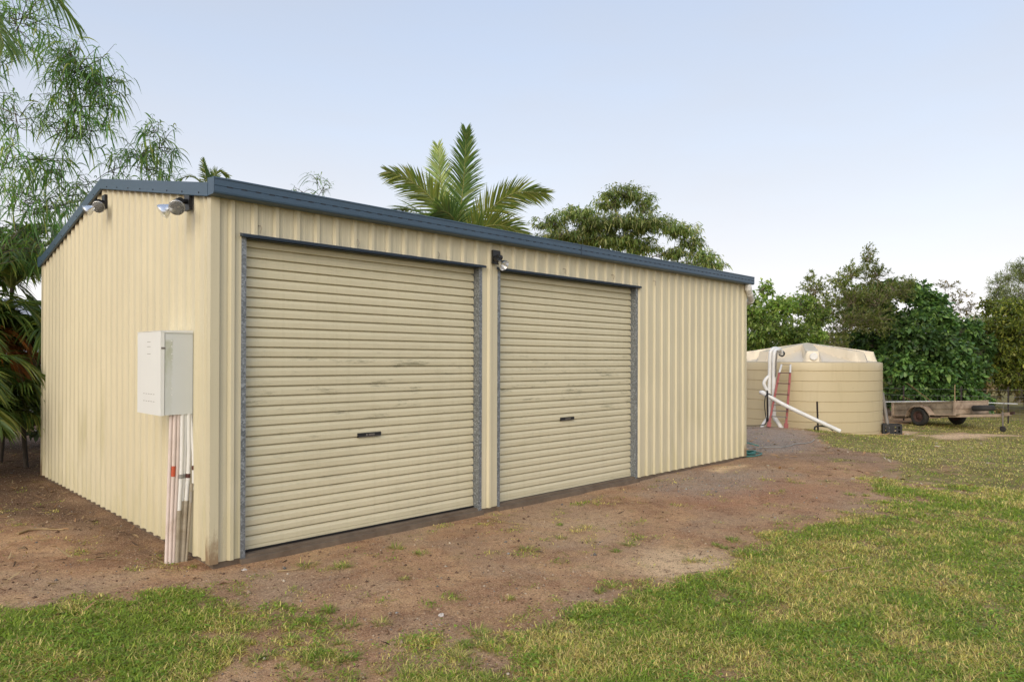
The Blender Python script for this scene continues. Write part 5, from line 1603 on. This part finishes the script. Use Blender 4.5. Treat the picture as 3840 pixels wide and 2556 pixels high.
def tufts():
    r_ = np.random.default_rng(123)
    P = []
    while len(P) < 70:
        x, y = r_.uniform(-1.5, 3.2), r_.uniform(-3.4, -0.4)
        g_ = float(soft(POLY['GS'], np.array(x), np.array(y), 0.2)) + 0.15
        if r_.random() < g_:
            P.append((x, y, r_.uniform(0.4, 1.0)))
    for _ in range(120):
        P.append((r_.uniform(-1.8, 7.0), r_.uniform(-5.0, -2.4), r_.uniform(0.4, 0.9)))
    X = np.concatenate([np.stack([np.full(60, a), np.full(60, b), np.full(60, c)], 1) for a, b, c in P])
    n = len(X)
    sc = X[:, 2]
    ok_r = r_.normal(0, 0.025, (n, 2)) * sc[:, None] * 1.3
    x, y = X[:, 0] + ok_r[:, 0], X[:, 1] + ok_r[:, 1]
    z = lookup(x, y)(gz) - 0.003
    a = np.arctan2(ok_r[:, 1], ok_r[:, 0]) + r_.normal(0, 0.5, n)
    lean = r_.uniform(0.2, 1.3, n)
    D = np.stack([np.cos(a) * lean, np.sin(a) * lean, np.ones(n)], 1)
    Nn = np.cross(D, np.stack([-np.sin(a), np.cos(a), np.zeros(n)], 1))
    Bd = np.stack([np.cos(a), np.sin(a), -np.ones(n)], 1) * r_.uniform(0.1, 0.6, (n, 1))
    tint = np.repeat(r_.random(len(P)), 60)
    g_ = palette(r_, n, [(0.12, 0.19, 0.028), (0.17, 0.24, 0.04), (0.21, 0.26, 0.06)])
    s_ = palette(r_, n, [(0.44, 0.38, 0.15), (0.32, 0.31, 0.10)])
    c = np.where((r_.random(n) < tint * 0.8)[:, None], s_, g_)
    return leaf_mesh(np.stack([x, y, z], 1), D, Nn, r_.uniform(0.04, 0.095, n) * sc, r_.uniform(0.0018, 0.0034, n), Bd, (0, 0.55, 1.0), (1.0, 0.8, 0.06), c)
def clover(n):
    x, y, r = wedge(n, 2.4, 9.0, radians(46), 1.4)
    d = lookup(x, y)(dens_g)
    ok = rng.random(n) < d * np.clip((fbm(x, y, 2.8, 44, 3) - 0.42) * 5, 0.03, 1)
    x, y = x[ok], y[ok]
    n = len(x)
    a = rng.uniform(0, 2 * pi, n)
    D = np.stack([np.cos(a), np.sin(a), rng.uniform(-0.1, 0.7, n)], 1)
    c = palette(rng, n, [(0.15, 0.26, 0.03), (0.21, 0.32, 0.045), (0.13, 0.21, 0.03)])
    z = lookup(x, y)(gz) + rng.uniform(0.004, 0.028, n)
    return leaf_mesh(np.stack([x, y, z], 1), D, np.tile([0, 0, 1.0], (n, 1)) + rng.normal(0, 0.3, (n, 3)), rng.uniform(0.012, 0.030, n), rng.uniform(0.004, 0.009, n), np.tile([0, 0, -0.3], (n, 1)), (0, 0.55, 1.0), (0.4, 1.0, 0.3), c)
V, F, C = merge([near, farb, tufts(), clover(80000)])
tag(np_object('grass', V, F, 'grass_blade', None, C), 'patchy green and straw coloured lawn grass', 'grass', kind='stuff')

def stones(n, r0, r1):
    x, y, r = wedge(n, r0, r1, radians(45), 1.2)
    g = lookup(x, y)
    gr_, dn, md = g(grav_g), g(dens_g), g(mul_g)
    ok = rng.random(n) < np.clip(0.30 + 0.7 * gr_ + 0.15 * md - 0.35 * dn, 0.0, 1)
    ok &= ~((x > -0.05) & (x < 9.05) & (y > -0.06) & (y < 6))
    x, y, r, gr_ = x[ok], y[ok], r[ok], gr_[ok]
    n = len(x)
    z = lookup(x, y)(gz)
    s = rng.uniform(0.002, 0.0075, n) * (1 + rng.random(n) ** 12 * 1.8)
    base = np.array([(1, 0, 0), (0, 1, 0), (-1, 0, 0), (0, -1, 0), (0, 0, 0.8), (0, 0, -0.6)], float)
    V = base[None] * s[:, None, None] * rng.uniform(0.6, 1.4, (n, 6, 1))
    a = rng.uniform(0, 2 * pi, n)
    ca_, sa_ = np.cos(a)[:, None], np.sin(a)[:, None]
    Vx = V[:, :, 0] * ca_ - V[:, :, 1] * sa_
    Vy = V[:, :, 0] * sa_ + V[:, :, 1] * ca_
    V = np.stack([Vx + x[:, None], Vy + y[:, None], V[:, :, 2] + (z + s * 0.2)[:, None]], 2).reshape(-1, 3)
    tri = np.array([(0, 1, 4), (1, 2, 4), (2, 3, 4), (3, 0, 4), (1, 0, 5), (2, 1, 5), (3, 2, 5), (0, 3, 5)])
    F = (tri[None] + (np.arange(n) * 6)[:, None, None]).reshape(-1, 3)
    cg = palette(rng, n, [(0.24, 0.23, 0.22), (0.34, 0.33, 0.31), (0.15, 0.145, 0.14)])
    cb = palette(rng, n, [(0.30, 0.20, 0.13), (0.46, 0.34, 0.24), (0.14, 0.085, 0.06), (0.55, 0.47, 0.37)], [0.33, 0.25, 0.38, 0.04])
    c = np.where((rng.random(n) < gr_ + 0.1)[:, None], cg, cb)
    return V, F, np.repeat(c, 6, axis=0)
V, F, C = stones(150000, 2.6, 20)
tag(np_object('gravel', V, F, 'litter', None, C), 'loose grit and gravel scattered over the bare earth', 'gravel', kind='stuff')

def litter(n, r0, r1):
    x, y, r = wedge(n, r0, r1, radians(45), 1.1)
    g = lookup(x, y)
    md, dn = g(mul_g), g(dens_g)
    left = np.clip(1 - (x + 0.2) / 0.8, 0, 1) * np.clip((y + 0.9) / 0.8, 0, 1)
    ok = rng.random(n) < np.clip(0.05 + 0.95 * md + 0.30 * left - 0.1 * dn + 0.10 * (x > 8), 0, 1)
    ok &= ~((x > -0.05) & (x < 9.05) & (y > -0.06) & (y < 6))
    x, y = x[ok], y[ok]
    n = len(x)
    z = lookup(x, y)(gz) + rng.uniform(0.003, 0.012, n)
    a = rng.uniform(0, 2 * pi, n)
    D = np.stack([np.cos(a), np.sin(a), rng.normal(0.12, 0.12, n)], 1)
    Bd = rng.normal(0, 0.25, (n, 3)) + np.array([0, 0, -0.1])
    farq = x > 8
    Ln = np.where(farq, rng.uniform(0.06, 0.11, n), rng.uniform(0.04, 0.15, n))
    Wd = np.where(farq, rng.uniform(0.016, 0.03, n), rng.uniform(0.003, 0.009, n))
    c = palette(rng, n, [(0.44, 0.31, 0.17), (0.32, 0.19, 0.10), (0.17, 0.09, 0.05), (0.08, 0.05, 0.035), (0.36, 0.27, 0.15)], [0.2, 0.22, 0.25, 0.2, 0.13])
    c = np.where(farq[:, None], palette(rng, n, [(0.52, 0.45, 0.33), (0.42, 0.25, 0.13), (0.30, 0.20, 0.10)]), c)
    return leaf_mesh(np.stack([x, y, z], 1), D, np.tile([0, 0, 1.0], (n, 1)) + rng.normal(0, 0.35, (n, 3)), Ln, Wd, Bd, *LEAF['sickle'], c)
def straw(n):
    """thin dry stems and grass clippings lying on the bare earth"""
    x, y, r = wedge(n, 2.6, 11, radians(45), 1.2)
    ok = (rng.random(n) < 0.25 + 0.75 * (fbm(x, y, 1.1, 88, 3) > 0.52)) & ~((x > -0.05) & (x < 9.05) & (y > -0.03) & (y < 6))
    x, y = x[ok], y[ok]
    n = len(x)
    z = lookup(x, y)(gz) + rng.uniform(0.001, 0.010, n)
    a = rng.uniform(0, 2 * pi, n)
    D = np.stack([np.cos(a), np.sin(a), rng.normal(0.05, 0.10, n)], 1)
    Bd = rng.normal(0, 0.3, (n, 3)) * np.array([1, 1, 0.2])
    c = palette(rng, n, [(0.42, 0.33, 0.17), (0.30, 0.22, 0.11), (0.18, 0.12, 0.07), (0.09, 0.06, 0.04)])
    return leaf_mesh(np.stack([x, y, z], 1), D, np.tile([0, 0, 1.0], (n, 1)), rng.uniform(0.02, 0.08, n), rng.uniform(0.0008, 0.0024, n), Bd, *LEAF['sickle'], c)
V, F, C = merge([litter(22000, 2.6, 24), straw(9000)])
tag(np_object('leaf_litter', V, F, 'litter', None, C), 'fallen dry leaves and bark strewn over the ground', 'leaf litter', kind='stuff')

def onground(pts, h=0.012):
    return [(x, y, gzf(x, y) + h) for x, y in pts]
def twig(pts, r, label, mat='dry_stick'):
    c = curve(onground(pts), 5)
    MB().tube(c, np.linspace(r, r * 0.5, len(c)), 6).thing('fallen_twig', mat, label, 'twig', tuple(c[0]), smooth=True)
twig([(2.83, -0.23), (2.79, -0.38), (2.77, -0.5), (2.81, -0.6), (2.88, -0.76)], 0.006, 'curved dry grass stem lying before the post between the doors')
twig([(-0.86, 2.33), (-0.71, 2.43), (-0.51, 2.23)], 0.012, 'bent dry stick lying on the mulch beside the gable wall')
twig([(3.35, -3.42), (3.6, -3.5), (3.9, -3.62)], 0.006, 'straight pale twig lying in the green lawn grass')
twig([(0.36, 0.0 - 0.42), (0.5, -0.5), (0.62, -0.42), (0.72, -0.5)], 0.006, 'crooked dry root on the dirt before the wide roller door')
def rock(c, s, label, mat, seed):
    r = np.random.default_rng(seed)
    mb = MB()
    prof = [(0.02 * s, -0.35 * s), (0.8 * s, -0.25 * s), (1.0 * s, 0.05 * s), (0.7 * s, 0.4 * s), (0.02 * s, 0.5 * s)]
    mb.lathe(prof, (c[0], c[1], gzf(*c) + 0.1 * s), (0.1, 0.05, 1), 9)
    mb.v = [tuple(np.array(q) + r.normal(0, 0.16 * s, 3)) for q in mb.v]
    mb.thing('stone', mat, label, 'stone', (c[0], c[1], gzf(*c)))
rock((0.70, -2.02), 0.022, 'pale pinkish stone in the bare dirt between the grass tufts', 'stone_white', 1)
rock((0.22, -0.14), 0.018, 'small white stone on the dirt by the door jamb', 'stone_white', 3)
